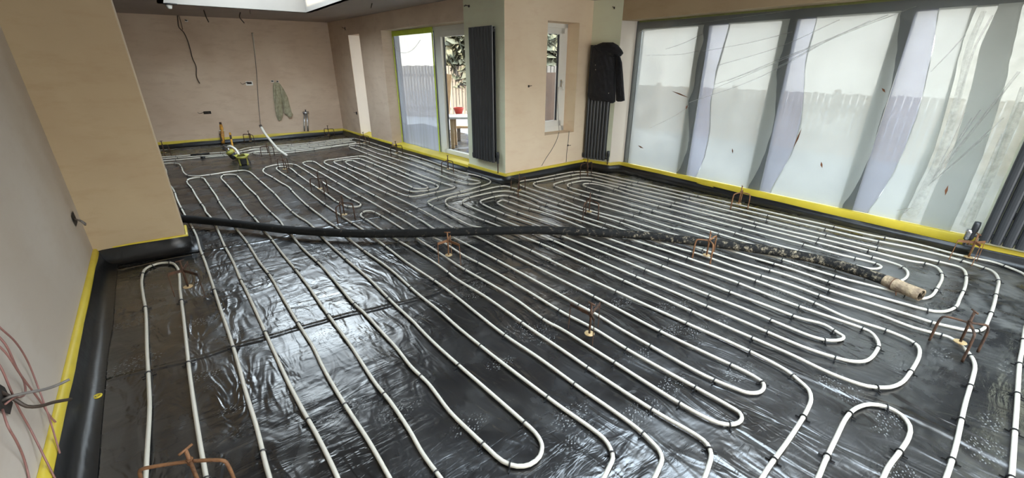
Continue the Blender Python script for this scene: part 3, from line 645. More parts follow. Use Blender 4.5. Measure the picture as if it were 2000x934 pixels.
# work bench with white top, red tub and blue barrel
tc_ = fl(896, 226, .62); bench = thing('garden_table', 'white-topped table on timber trestle outside the clear door leaf', 'table', loc=(tc_.x, tc_.y, -.07), rz=-YAW)
MB().box((.38, 0, .67), (1.25, .55, .04)).build('table_top', M['white'], bench, bevel=.006)
for sx in (-.12, .9):
    for sy in (-.2, .2): MB().box((sx, sy, .325), (.07, .05, .65)).build('leg', M['wood'], bench)
tb = thing('plastic_tub', 'small red tub on the white-topped garden table', 'tub', loc=fl(896, 222, .62)); tb.location.z = .62
MB().lathe([(.07, 0), (.10, .10), (.115, .11), (.115, .125), (.10, .125), (.07, .02), (0, .02)], n=20).build('bowl', M['red'], tb, smooth=True)
bp_ = fl(915, 262, -.07); bl_ = thing('plastic_barrel', 'blue plastic barrel behind the white-topped garden table', 'barrel', loc=(bp_.x+1.0, bp_.y+1.6, -.07))
MB().lathe([(.24, 0), (.28, .05), (.29, .3), (.30, .45), (.29, .6), (.28, .92), (.22, .98), (0, .98)], n=24).build('barrel_body', M['blue'], bl_, smooth=True)
MB().lathe([(.29, .30), (.31, .31), (.31, .34), (.29, .35)], n=24).build('hoop', M['blue'], bl_, smooth=True)
sb = thing('saw_horse', 'low timber bench on the paving outside the clear door leaf', 'bench', loc=(fl(900, 247, .3).x, fl(900, 247, .3).y, -.07), rz=-YAW)
MB().box((.2, 0, .36), (.6, .16, .05)).build('top_rail', M['wood'], sb); 
for sx in (-.05, .45): MB().box((sx, 0, .17), (.07, .07, .34)).build('leg', M['fence'], sb)
# dark post and lean-to outside the small window
wq = yF(4.45); o = MB().box((wq[0]+.55, wq[1]+1.0, .70), (.9, .06, 1.52)).build('screen_board', M['brown_frame']); rebase(o, (wq[0]+.55, wq[1]+1.0, -.07)); tag(o, 'dark brown timber panel standing outside the small window', 'panel')

# ================================================================== RADIATORS
def radiator(label, a, b, z0, z1, n, valve_side, depth=.085, double=True):
    a = Vector((a[0], a[1], 0)); b = Vector((b[0], b[1], 0)); t = (b-a).normalized(); L0 = (b-a).length
    root = thing('column_radiator', label, 'radiator', 'tall anthracite radiators', loc=(a.x, a.y, z0), rz=math.atan2(t.y, t.x))
    # local: x along the wall, -y into the room
    hh = z1-z0; pitch = L0/n; w = pitch*.90
    prof = [(-w/2, -.004), (-w/2+.006, -.016), (-w/4, -.022), (0, -.024), (w/4, -.022), (w/2-.006, -.016), (w/2, -.004), (w/2-.006, .006), (-w/2+.006, .006)]
    def panel_bm(y0):
        mb = MB(); k = len(prof)
        vs = [(x, y+y0, z) for z in (0, .006, hh-.006, hh) for x, y in [(px_*(1 if 0 < 1 else 1), py_) for px_, py_ in prof]]
        fs = [(j*k+i, j*k+(i+1) % k, (j+1)*k+(i+1) % k, (j+1)*k+i) for j in range(3) for i in range(k)]+[tuple(range(k-1, -1, -1)), tuple(3*k+i for i in range(k))]
        return mb.add(vs, fs)
    me = panel_bm(-depth+.024).mesh('panel'); me.materials.append(M['rad'])
    for i in range(n):
        o = bpy.data.objects.new('panel', me); COL.objects.link(o); o.parent = root; o.location = ((i+.5)*pitch, 0, 0)
    if double:
        for i in range(n): MB().box(((i+.5)*pitch, -.026, hh/2), (w*.8, .014, hh-.02)).build('rear_panel', M['rad'], root)
    for z in (.05, hh-.05): MB().box((L0/2, -.046, z), (L0*.995, .03, .045)).build('manifold', M['rad'], root, bevel=.005)
    for z in (.25, hh-.25):
        for x in (L0*.2, L0*.8): MB().box((x, -.012, z), (.03, .03, .06)).build('wall_bracket', M['rad'], root)
    MB().tube([(L0*(1 if valve_side > 0 else 0)-.0, -.046, hh-.03), (L0*(1 if valve_side > 0 else 0)+.025*valve_side, -.046, hh-.03)], .010, 10).build('bleed_plug', M['metal'], root)
    x = L0+.045 if valve_side > 0 else -.045
    v = MB().lathe([(.012, -.04), (.016, -.02), (.016, .03), (.022, .035), (.024, .10), (.020, .125), (.0, .128)], (x, -.046, .03), 14).build('valve', M['rad'], root, smooth=True)
    MB().tube([(x, -.046, .03), (x-.05*valve_side, -.046, .03)], .011, 10).build('valve_arm', M['rad'], v)
    MB().tube([(x, -.046, -.01), (x, -.046, -.06), (x, -.046, -z0+.12)], .008, 10).build('tail_pipe', M['rust'], v)
    x2 = -.02 if valve_side > 0 else L0+.02
    MB().lathe([(.012, -.03), (.016, -.01), (.017, .03), (.010, .045), (0, .046)], (x2, -.046, .03), 12).build('lockshield', M['rad'], root, smooth=True)
    return root
# one on the painted return of the projecting wall: far end first so that -y faces the room
ra = onW(913, 54, A_, yW(6), .085); rb = onW(960, 50, A_, yW(6), .085)
sA = (ra-Vector((*A_, 0))); tt = Vector((B_[0]-A_[0], B_[1]-A_[1], 0)).normalized()
r0 = Vector((*A_, 0))+tt*Vector((sA.x, sA.y, 0)).dot(tt); sB = rb-Vector((*A_, 0)); r1 = Vector((*A_, 0))+tt*Vector((sB.x, sB.y, 0)).dot(tt)
rz0 = onW(916, 306, A_, yW(6), .085).z
radiator('tall anthracite radiator on the pale green return wall beside the garden door', (r0.x, r0.y), (r1.x, r1.y), max(.17, rz0), ra.z, 8, 1)
e0 = Vector((*E_, 0)); d0 = Vector((*D_, 0)); t2 = (e0-d0).normalized()
ru = [(onW(x, y, D_, E_, .085)-d0).dot(t2) for x, y in ((1155, 88), (1203, 120))]
q0 = d0+t2*.03; q1 = d0+t2*.415
rz_t = onW(1157, 88, D_, E_, .085).z
radiator('tall anthracite radiator in the corner, with the black jacket hung over its top', (q0.x, q0.y), (q1.x, q1.y), .17, rz_t, 7, 1)
radiator('tall anthracite radiator cut by the right edge, right of the wide window', (5.38, .215), (5.38, -.42), .17, 2.0, 9, -1)
# chrome thermostat head next to the right-hand radiator
vb = fl(1893, 478, .10); trv = thing('radiator_valve', 'grey thermostatic valve standing at the bottom right corner of the wide window', 'valve', loc=(5.34, .285, .12))
MB().lathe([(.012, -.02), (.014, .03), (.022, .034), (.024, .09), (.026, .10), (.026, .125), (.0, .13)], n=18).build('valve_head', M['metal'], trv, smooth=True)
MB().tube([(0, 0, -.02), (0, -.05, -.02)], .011, 10).build('valve_arm', M['rad'], trv)

# ================================================================== COATS
def rowfill(outline, plane, nr=44, nc=16, th=.05, seed=0, fold=.012, ffreq=26):
    """cloth body: silhouette rows filled across, puffed out from the wall, folds running down; closed at the back"""
    ys = [p[1] for p in outline]; ya, yb = min(ys)+.3, max(ys)-.3; mb = MB(); front = []; backv = []
    for j in range(nr+1):
        y = ya+(yb-ya)*j/nr; xs = []
        for (xa, y1_), (xb, y2_) in zip(outline, outline[1:]+outline[:1]):
            if (y1_ <= y) != (y2_ <= y): xs.append(xa+(xb-xa)*(y-y1_)/(y2_-y1_))
        xl, xr = min(xs), max(xs)
        for i in range(nc+1):
            s = i/nc; x = xl+(xr-xl)*s; e = math.sin(PI*s)**.5*min(1, 5*min(j/nr+.02, 1-j/nr+.05))
            h = th*(.25+.75*e)+fold*e*math.sin(x*ffreq/10+2.2*noise.noise(Vector((x*.1, y*.05, seed))))+fold*e*noise.noise(Vector((x*.25, y*.12, seed)))
            front.append(plane(x, y, h)); backv.append(plane(x, y, .004))
    n = (nr+1)*(nc+1); mb.v = [tuple(v) for v in front+backv]
    for j in range(nr):
        for i in range(nc):
            k = j*(nc+1)+i; mb.f += [(k, k+nc+1, k+nc+2, k+1), (n+k, n+k+1, n+k+nc+2, n+k+nc+1)]
    for j in range(nr):
        for i in (0, nc): k = j*(nc+1)+i; mb.f.append((k, k+nc+1, n+k+nc+1, n+k))
    for i in range(nc):
        for j in (0, nr): k = j*(nc+1)+i; mb.f.append((k, k+1, n+k+1, n+k))
    return mb
jp = lambda off: (lambda x, y, h: onW(x, y, D_, E_, .10+off+h))
jb = fl(1180, 330); jk = thing('black_jacket', 'black jacket with hood hung over the corner radiator', 'jacket', loc=onW(1178, 84, D_, E_, .1))
def build_local(mb, name, m, root, **k):
    L_ = root.location; mb.v = [(v[0]-L_.x, v[1]-L_.y, v[2]-L_.z) for v in mb.v]; return mb.build(name, m, root, **k)
build_local(rowfill([(1157, 93), (1166, 88), (1178, 85), (1195, 86), (1204, 96), (1205, 125), (1203, 160), (1202, 199), (1197, 202), (1191, 202), (1187, 192), (1178, 196), (1168, 197), (1160, 198.5), (1147.5, 189), (1150, 160), (1153, 126), (1156, 100)], jp(.005), th=.09, seed=2), 'jacket_body', M['jacket'], jk, smooth=True)
build_local(rowfill([(1160, 92), (1168, 86), (1178, 82.5), (1197, 82.5), (1207, 88), (1215, 98), (1218, 104), (1212, 111), (1205, 108), (1196, 112), (1180, 104), (1166, 100)], jp(.06), nr=16, th=.10, seed=5, fold=.02), 'hood', M['jacket'], jk, smooth=True)
build_local(rowfill([(1205, 104), (1211, 109), (1215, 122), (1217, 145), (1219, 175), (1220.5, 197), (1212, 199), (1203, 198.5), (1202, 160), (1203, 125)], jp(.04), th=.09, seed=9, fold=.014), 'sleeve', M['jacket'], jk, smooth=True)
for x, y in ((1163, 127), (1163.5, 136), (1189, 182)):
    mb = MB(); p = onW(x, y, D_, E_, .225); mb.lathe([(.0, 0), (.007, 0), (.007, .004), (0, .005)], p, 10, Matrix.Rotation(-PI/2, 3, 'Y')); build_local(mb, 'snap_button', M['metal'], jk)
kp = lambda off: (lambda x, y, h: onW(x, y, B_, C_, .01+off+h))
kj = thing('khaki_jacket', 'khaki jacket hanging on the back wall under two socket holes', 'jacket', loc=onW(541, 161, B_, C_, .01))
build_local(rowfill([(533.5, 163), (537, 160.5), (543, 160.5), (549, 166), (551, 185), (552, 205), (553.5, 222), (552, 228.6), (550, 235), (546, 236.5), (543, 235.5), (539.5, 227), (537, 212), (534, 191), (532.7, 172)], kp(0), th=.07, seed=3, fold=.02, ffreq=14), 'jacket_body', M['khaki'], kj, smooth=True)
build_local(rowfill([(545, 163), (549, 167), (554, 174), (562.5, 191), (565.5, 205), (569, 217), (571.5, 225), (567.6, 228.6), (562.5, 226), (560, 223), (556, 223.5), (554, 215), (551, 195), (547, 180)], kp(.03), nr=36, nc=10, th=.07, seed=6, fold=.02, ffreq=18), 'sleeve', M['khaki'], kj, smooth=True)
build_local(rowfill([(562.5, 219), (568, 217), (572, 223), (570, 229), (565, 230), (561.5, 226)], kp(.05), nr=10, nc=8, th=.05, seed=8, fold=.01), 'cuff', M['khaki'], kj, smooth=True)

# ================================================================== HEATING PIPES
PR = .0098; PZ = .0135
clip_mb = MB()
clip_mb.tube([(0, .0138*math.cos(a), .0135+.0128*math.sin(a)) for a in [PI*k/8 for k in range(9)]], .0036, 6)
for sy in (-1, 1): clip_mb.box((0, .0145*sy, .006), (.007, .004, .014)); clip_mb.box((0, .023*sy, .003), (.006, .018, .005))
clip_me = clip_mb.mesh('pipe_staple'); clip_me.materials.append(M['clip'])
ROWS = [-.9, -.35, .22, .80, 1.21, 1.79, 2.73, 3.62, 4.45, 5.3, 6.2, 7.1, 8.0, 8.9]
def heating_pipe(label, pts, rows=True, extra=None):
    P = smooth_path([fl(x, y, PZ) for x, y in pts], .045)
    base = Vector((P[0].x, P[0].y, 0)); root = thing('heating_pipe', label, 'pipe', 'white underfloor heating pipe runs', loc=base)
    Q = []
    for i, p in enumerate(P):
        Q.append((p-base)+Vector((0, 0, .0018*noise.noise(p*1.7))))
    MB().tube(Q, PR, 10).build('pipe', M['pipe'], root, smooth=True)
    cl = []; last = -1; acc = 0
    for i in range(1, len(P)-1):
        a, b = P[i-1], P[i]; acc += (b-a).length; t = (b-a).normalized(); hit = False
        if abs(t.y) > .6:
            for r in ROWS:
                rr = r+.03*math.sin(b.x*5)
                if (a.y-rr)*(b.y-rr) <= 0: hit = True
            turn = (P[min(i+6, len(P)-1)]-P[i]).normalized().dot((P[i]-P[max(i-6, 0)]).normalized())
            if turn < .86 and acc-last > .22: hit = True
        elif acc-last > .34: hit = True
        if hit and acc-last > .13: cl.append((b, math.atan2(t.y, t.x))); last = acc
    cl.sort(key=lambda c: (c[0]-CAM).length)
    for p, ang in cl[:95]:
        o = bpy.data.objects.new('pipe_staple', clip_me); COL.objects.link(o); o.parent = root
        o.location = (p.x-base.x, p.y-base.y, .0); o.rotation_euler = (0, 0, ang+random.uniform(-.15, .15))
    if len(cl) > 95:
        mb = MB()
        for p, ang in cl[95:]:
            R_ = Matrix.Rotation(ang, 3, 'Z'); mb.add([R_ @ Vector(v)+Vector((p.x-base.x, p.y-base.y, 0)) for v in clip_mb.v], clip_mb.f)
        mb.build('far_staples', M['clip'], root)['kind'] = 'stuff'
    return root
a1 = [(300, 324), (316, 325.5), (321, 327), (324, 332), (325.5, 343), (326.5, 353), (340, 373), (345, 388), (353, 405), (361, 420), (371, 436), (384, 462), (390, 484), (401, 513), (420, 571), (430, 602), (446, 649), (462, 700), (481, 769.5), (500, 831), (519, 907.5), (527, 936), (545, 1010), (560, 1090)]
heating_pipe('white pipe run nearest the tan pier, passing under the left end of the hose', a1)
a23 = [(688, 1010), (660.5, 936), (621, 854), (591, 800.5), (563, 747), (532, 680), (501, 611.5), (478, 562), (472, 551), (455, 511), (438, 479), (428, 456), (421, 440), (411, 424), (402, 414), (399, 406), (393, 398), (383, 383), (374, 367), (366, 358), (365, 354), (369, 350), (378, 348), (390, 347), (398, 349), (402, 354), (416, 374), (423, 384), (428, 394), (451, 428), (460, 444.6), (481.5, 472), (506, 511), (528, 539.5), (546.5, 572), (575, 620), (597, 655), (611, 677), (632, 720), (663.7, 775), (690, 816), (720, 862), (761, 934), (800, 1005)]
heating_pipe('white pipe loop with its round end beside the pier, second loop from it', a23)
a6 = [(296, 321), (314, 320), (337, 319), (348, 320), (354, 326), (358, 336), (363, 341), (370, 343.5), (380, 344.5), (400, 343), (421, 340), (439, 337), (475, 333), (485, 335), (493, 340), (502, 348), (519, 363), (537, 379), (552, 396), (581, 422), (599, 433), (612, 444), (626, 460.5), (673, 504), (720, 544), (768, 592), (810, 631), (818, 640), (852.5, 674.6), (896.6, 714), (956, 766), (1013, 816), (1044.5, 844.6), (1056, 862), (1058.7, 874), (1054, 892), (1035, 907.5), (1010, 911), (981.6, 901), (944, 868), (912, 838), (878, 804), (837, 750), (802, 715.5), (776, 682), (747, 650), (712, 612), (688, 590), (660, 556), (624, 515.5), (592, 486), (567, 456.5), (553, 441), (548, 433), (523, 409), (510, 395), (503, 384), (485, 367), (472, 353), (466, 346), (460, 342), (447, 341), (437, 342), (432, 346), (433, 350), (440, 357), (469, 391), (480, 407), (503, 433), (515, 451), (525, 461), (551, 495), (577.5, 527), (602, 559), (630, 600), (654, 633), (687, 678), (701, 700), (733, 748.6), (763, 786), (799, 840), (827, 888.7), (862, 936), (905, 1000)]
heating_pipe('white pipe run whose wide round end fills the foreground left of centre', a6)
r4 = [(1140, 1000), (1178, 936), (1190.5, 911), (1197, 895), (1192, 876), (1179.5, 857), (1082, 785.5), (1016, 736), (947, 682.5), (895, 640), (861, 610), (816, 574), (762, 526), (715.5, 493), (677, 463), (661, 447), (641, 433), (620, 417), (597, 399), (576, 379), (563, 365), (549, 357), (530, 345), (520, 340), (514, 335), (514.5, 331), (520, 327), (530, 324), (544, 321.5), (560, 320.5), (573, 321), (590, 329), (609, 341), (626, 353), (645, 365), (672, 381), (682, 387), (702, 397), (704.5, 400), (702, 403), (693, 404.5), (680, 404), (671, 401), (664, 397), (655, 392), (636, 378), (605, 357), (581, 340), (572, 332), (564, 327.5), (554, 325.5), (545, 325.5), (540, 328), (546, 335), (556, 341.5), (576, 355), (599, 372), (630, 396), (670, 424), (709, 449), (729, 464), (754, 482), (792, 511), (859.5, 556), (900, 587), (966, 640), (994.5, 661), (1053, 700), (1100, 734), (1135, 759.6), (1195, 800.6), (1245.6, 838), (1274, 865), (1287, 880), (1293, 897), (1286, 917), (1277, 936), (1240, 1000)]
heating_pipe('white pipe run curling round beyond the white conduit, ends bending out at centre foreground', r4)
r5 = [(1345, 1000), (1375, 936), (1384, 911), (1389, 888), (1381, 868), (1362, 852), (1286.5, 808), (1170, 733), (1101, 686), (1035, 641.5), (950, 581), (891.5, 545), (858.5, 519.5), (800, 483), (784.5, 474), (768, 464), (746, 449.5), (720, 432), (706, 423), (705, 418), (713, 413), (724, 412.5), (734, 416), (789, 449), (813.5, 465.5), (851, 489.5), (896, 519.5), (921, 534), (999.5, 580), (1068, 628), (1095, 642), (1155, 680), (1201.5, 709), (1327.5, 788), (1378, 816), (1403, 826), (1425, 829.5), (1442, 826), (1449, 817), (1444, 806), (1425, 794), (1359, 757), (1236, 689), (1157.5, 641), (1101, 611.5), (1029, 568), (948, 521), (905, 498.5), (863, 472), (840, 461), (817, 448.5), (794, 434), (757, 413), (706, 384), (670, 363.5), (639, 345), (625, 337), (593, 320.5), (592, 318), (600, 315.5), (611, 315.5), (628, 325), (659, 342), (691, 360), (728, 380), (781, 408.5), (828, 434), (847, 446.5), (881, 462), (929, 486.5), (978.5, 512.5), (1055, 554), (1131, 596.5), (1164, 614), (1205, 639), (1260, 670), (1378, 734.5), (1441, 761), (1457, 766.5), (1472, 768), (1485, 765.5), (1492, 757), (1490, 748), (1480, 740), (1456.6, 726.6), (1393.6, 697), (1290, 647.5), (1161, 580), (1100, 549), (1003, 499.5), (924.5, 459.5), (887, 446), (860, 431), (807, 402), (750, 375), (712, 358), (680, 340), (660, 330), (635, 319), (633.5, 316), (640, 313), (660, 310.5), (680, 307.5), (704, 305), (712, 306), (735, 316), (766, 327), (802, 343), (825, 351), (850, 359.5), (856, 364), (852, 368.5), (830, 373), (809, 374.5), (801, 373.5), (789, 370), (750, 351), (716, 336), (690, 326), (677, 319), (675, 316.5), (678, 314.5), (687, 314), (702, 319), (734, 333), (768, 349), (800, 363.5), (810, 368), (822, 369.5), (833, 368), (835.5, 365.5), (832, 363), (785, 343.5), (750, 329), (719, 316), (699, 309.8), (692, 310), (660, 314), (654, 315), (652.5, 317), (680, 330), (703, 340), (733, 356), (770, 374), (790, 381.5), (799, 383.5), (808, 384), (840, 378), (886, 367), (888, 365), (880, 362.5), (862, 356.5), (824, 343), (781, 325), (721, 302), (690, 290), (682, 287), (684, 285), (695, 284.8), (708, 288), (730, 297), (767, 309), (805, 322), (844, 336), (886, 352.5), (910, 358.5), (925, 359.5), (937.5, 357), (937, 354.5), (909, 348.5), (825, 319), (786, 306), (766, 299), (733, 290), (711, 281.5), (703, 280.3), (680, 283), (660, 285.5), (600, 294), (540, 300), (505, 301), (495, 299.3), (500, 297.5), (540, 296), (600, 291), (660, 284), (690, 280), (695, 278), (688, 276.8), (660, 280.5), (600, 288), (540, 293.5), (500, 296), (478, 301), (448, 303.5), (392, 308), (343, 312.5), (312, 315), (296, 316)]
heating_pipe('longest white pipe run, nested loops between the garden door and the hose middle', r5)
heating_pipe('white pipe run of two close lines along the back wall, looping before the slot window', [(294, 312.5), (311, 311), (347, 308), (448, 300.5), (470, 297), (487, 293.8), (500, 292.5), (540, 290.5), (600, 285.3), (660, 277.6), (684, 274.5), (687, 273.2), (680, 272.8), (660, 274.8), (600, 282.6), (540, 287.6), (500, 290.3), (486, 293)])
heating_pipe('white pipe run skirting the back wall and door sill, turning at the projecting wall corner', [(296, 307.5), (317, 307), (372, 303), (409, 299.5), (460, 295.5), (480, 290), (500, 287), (540, 284.6), (600, 279.7), (660, 272.5), (690, 270.5), (700, 272), (722, 278), (765, 292), (816, 307), (842, 315.5), (886, 331), (910, 338.5), (925, 341.5), (950, 349), (957.5, 353), (957, 357), (951, 360), (902, 374), (846, 389), (836, 394), (836.5, 397), (880, 421), (920, 441), (944, 446), (969.5, 459), (1038, 490.5), (1100, 521), (1194, 565), (1271, 600), (1331, 627), (1362, 641), (1420, 666), (1494, 701), (1536, 724), (1561, 744), (1579, 761), (1584, 779), (1577, 800), (1546.5, 850), (1500, 915), (1487, 936), (1452, 1000)])
heating_pipe('white pipe loop with its arch pointing away, at right foreground', [(1560, 1010), (1597, 936), (1611, 902), (1632, 857.5), (1654, 814.6), (1672, 797.5), (1700, 789.6), (1732.5, 795), (1761, 811), (1777, 832.5), (1775, 854), (1757.5, 882.5), (1736, 911), (1724, 936), (1695, 1010)])
heating_pipe('white pipe loop with its arch pointing away, against the left wall', [(280, 1010), (284.4, 936), (288, 872), (292, 797), (290.5, 751), (287, 686), (284.4, 607), (279, 574), (277, 545), (286, 524), (307, 515.5), (332, 513.5), (346, 523), (352, 570), (360, 635), (369.4, 723), (377, 779), (390, 862.5), (403, 936), (415, 1010)])
spiral = [(1815, 1010), (1847, 936), (1865, 879), (1886, 786), (1900.6, 736), (1904, 714.5), (1897, 696.5), (1879, 677), (1854, 659.5), (1784, 640.5), (1708, 612), (1613, 581.6), (1540, 555), (1465, 532), (1360, 495), (1330.5, 487), (1281, 471.5), (1218, 449.5), (1137, 423), (1123, 417.5), (1055, 395.5), (1040, 388), (1010, 377.5), (992, 373.5), (969, 374.5), (909, 389), (904, 393), (905, 397), (965, 423.5), (1015, 443), (1048, 457), (1089, 474), (1190, 518), (1243, 541), (1300, 564.5), (1370.5, 594.5), (1450, 627.5), (1523, 659), (1580, 682), (1646, 702.5), (1670, 706.5), (1687, 706), (1700, 700.5), (1712, 685.5), (1716.5, 673.5), (1710.5, 660), (1700, 649), (1685, 642), (1574.5, 603.5), (1500, 576), (1431, 549), (1297.5, 503.5), (1178, 462.5), (1144, 447), (1081, 422), (1040, 409.5), (1022, 405), (1000, 396.5), (980, 391), (975, 393.5), (971, 396), (977, 400.5), (1003, 412), (1040, 424.5), (1094, 443), (1132.5, 459.5), (1180, 477), (1284, 516.5), (1380, 553), (1416, 567), (1500, 598), (1561, 621), (1610, 634.5), (1638, 651.5), (1647, 657), (1646, 662), (1634, 665), (1610, 664), (1580, 655.5), (1529, 635), (1460, 606), (1396, 581.5), (1320, 551), (1261, 527.5), (1180, 494), (1109, 466), (1087, 457.5), (1053, 442), (982, 417), (943, 399), (938, 394), (943, 390.5), (981, 382), (992, 382.5), (1039, 399), (1068, 410.5), (1105, 422), (1183, 448), (1230, 466.8), (1312.5, 493.5), (1360, 510), (1465, 544.5), (1540, 572), (1591.6, 592.4), (1655, 621), (1730, 645.5), (1778, 666), (1793, 677), (1796, 690), (1793, 702), (1775, 732), (1763, 746), (1748, 754), (1729, 757), (1693, 754), (1625, 730.5), (1546.5, 693.5), (1427, 642), (1352, 609), (1227, 552.5), (1063.5, 479.5), (1010, 457.8), (977, 443), (947, 431.5), (900, 413), (875, 402), (870, 394), (872, 390), (880, 386), (920, 377), (970, 365), (986, 363.5), (997, 366), (1040, 380), (1068, 391), (1143, 413.5), (1206, 433), (1264, 453.5), (1340, 477), (1434, 508), (1482, 522), (1540, 539), (1631, 571), (1700, 592.5), (1782, 618), (1820, 630), (1865, 640.5), (1890.5, 645.5), (1910, 646.5), (1922, 641), (1931, 624), (1940, 600), (1947.5, 567), (1950.5, 549), (1945, 536), (1935, 528), (1911, 519.6), (1856, 503), (1780, 484.5), (1695, 467.5), (1612, 448), (1540, 431), (1453, 410.5), (1380, 393.5), (1340, 384.5), (1262.5, 365.5), (1204, 353), (1160, 342.5), (1148, 340), (1133, 340), (1066, 352), (1046, 356), (1042, 359), (1048, 364), (1104, 381.5), (1157, 398), (1244, 423.5), (1318, 446.5), (1372, 463), (1440, 482), (1494, 501), (1560, 518), (1620, 537), (1690, 552), (1738, 566)]
# last stretch is corrected below: the run under the hose and its return loops
spiral = spiral[:-7] + [(1318, 446), (1372, 461.5), (1440, 483), (1478, 493.5), (1508, 501), (1540, 511), (1643, 543), (1738, 567.5), (1780, 580), (1798, 583.5), (1817, 579.5), (1833, 559), (1840, 543), (1837, 530), (1827, 521), (1807, 514.5), (1780, 510.5), (1684, 486.5), (1583, 461.5), (1545, 453), (1433, 424), (1380, 411.5), (1319, 395.5), (1246, 376.5), (1200, 364), (1161, 355.5), (1143, 353), (1112, 358.5), (1108.5, 362), (1113, 366), (1136, 373), (1201, 390.5), (1275, 411.5), (1401, 446), (1538, 484.5), (1622, 505.5), (1680, 521), (1700, 525), (1715, 524.5), (1721, 521), (1712, 515.5), (1632.4, 495.5), (1558, 475), (1415, 437.5), (1294, 405), (1215, 384), (1160, 370), (1142, 363.5), (1138.5, 361), (1143, 358.8), (1162, 359.5), (1200, 370), (1232.5, 380.5), (1306, 399), (1427, 430), (1573.6, 468), (1677, 495.5), (1737, 512), (1757, 519), (1770, 527.5), (1773, 536), (1768, 544), (1756, 549), (1735, 549), (1690, 541), (1600, 515), (1540, 497), (1462, 475), (1378, 449.5), (1258, 416), (1192.5, 397.5), (1154, 386.5), (1123, 377.5), (1085, 364.5), (1081, 361), (1086, 358), (1136, 347), (1153, 347.5), (1190.5, 356), (1256, 371.5), (1329, 388.5), (1443, 417), (1528, 438), (1596, 455), (1692, 479), (1780, 499), (1845, 514), (1871.6, 521), (1882, 527), (1887, 538), (1885, 560), (1874, 585), (1868, 598), (1852, 607), (1835, 609), (1811, 606), (1752, 590), (1644, 559), (1540, 524), (1494, 510.5), (1434, 492), (1394, 479), (1318, 458)]
spiral2 = [(1394, 481), (1318, 458.5), (1226, 431), (1140, 407), (1087, 386.5), (1029, 367), (1016, 361.5), (1013, 357.5), (1016, 354.5), (1050, 349), (1100, 339), (1124, 335.5), (1147, 336), (1174, 340), (1218, 350), (1278, 363), (1351.5, 380), (1463, 405), (1543, 423.5), (1620, 441), (1698, 459), (1780, 474.5), (1873, 498), (1910, 505.5), (1940, 512), (1973.6, 524), (2000, 536), (2018, 560), (2016, 600), (2003, 640), (1997, 680), (1992, 707), (1984.6, 814.6), (1975.7, 934), (1968, 1010)]
heating_pipe('white pipe spiral of long parallel lines filling the floor before the wide window', spiral[:-1]+spiral2[1:])

# ================================================================== HOSE
hc = [(340, 425, 0), (360, 427.5, 0), (430, 434, 0), (505, 442.5, 0), (560, 449, 0), (620, 453, 0), (700, 456.5, 0), (800, 456, 0), (870, 454, 0), (980, 450.5, 0), (1050, 449.5, 0), (1150, 453.5, 0), (1250, 459.5, 0), (1320, 467, 0), (1400, 476, 0), (1480, 486.5, 0), (1540, 495.5, 0), (1600, 507.5, 0), (1680, 530.5, 0), (1740, 552, 0), (1790, 573, 0)]
HP = smooth_path([fl(x, y, .071) for x, y, _ in hc], .05)
root = thing('drain_hose', 'thick mud-stained black hose lying right across the pipes', 'hose', loc=(HP[0].x, HP[0].y, .03))
b0 = root.location; HQ = [p-b0 for p in HP]
L0 = len(HQ); mb = MB(); mb.tube(HQ[:L0-4], [.0405+.0010*noise.noise(p*9) for p in HQ[:L0-4]], 20); mb.build('hose', M['hose'], root, smooth=True)
e = HQ[-1]; t = (HQ[-1]-HQ[-6]).normalized(); st = HQ[L0-6]
mb = MB(); pts = [st, st.lerp(e, .25), st.lerp(e, .5), st.lerp(e, .52), st.lerp(e, .8), e+t*.03]
mb.tube(pts, [.0435, .046, .046, .043, .044, .046], 20, caps=False); mb.tube(pts[::-1], [.036]*6, 20, caps=False)
n = 20
k0 = 5*n; k1 = 6*n
for k in range(n): mb.f.append((k0+k, k0+(k+1) % n, k1+(n-k-1) % n, k1+(n-k) % n))
mb.build('hose_end', M['hose_end'], root, smooth=True, label='clay caked open end')
mb = MB(); mb.tube([p+t*.0 for p in (st.lerp(e, .42)+Vector((0, 0, -.04)), st.lerp(e, .42)+Vector((-.09, -.02, -.042)))], [.007, .004], 8)
mb.tube([st.lerp(e, .3)+Vector((.046*math.cos(a)*t.y, -.046*math.cos(a)*t.x, .046*math.sin(a))) for a in [2*PI*k/20 for k in range(21)]], .0035, 6, caps=False); mb.build('hose_clamp', M['rust'], root)

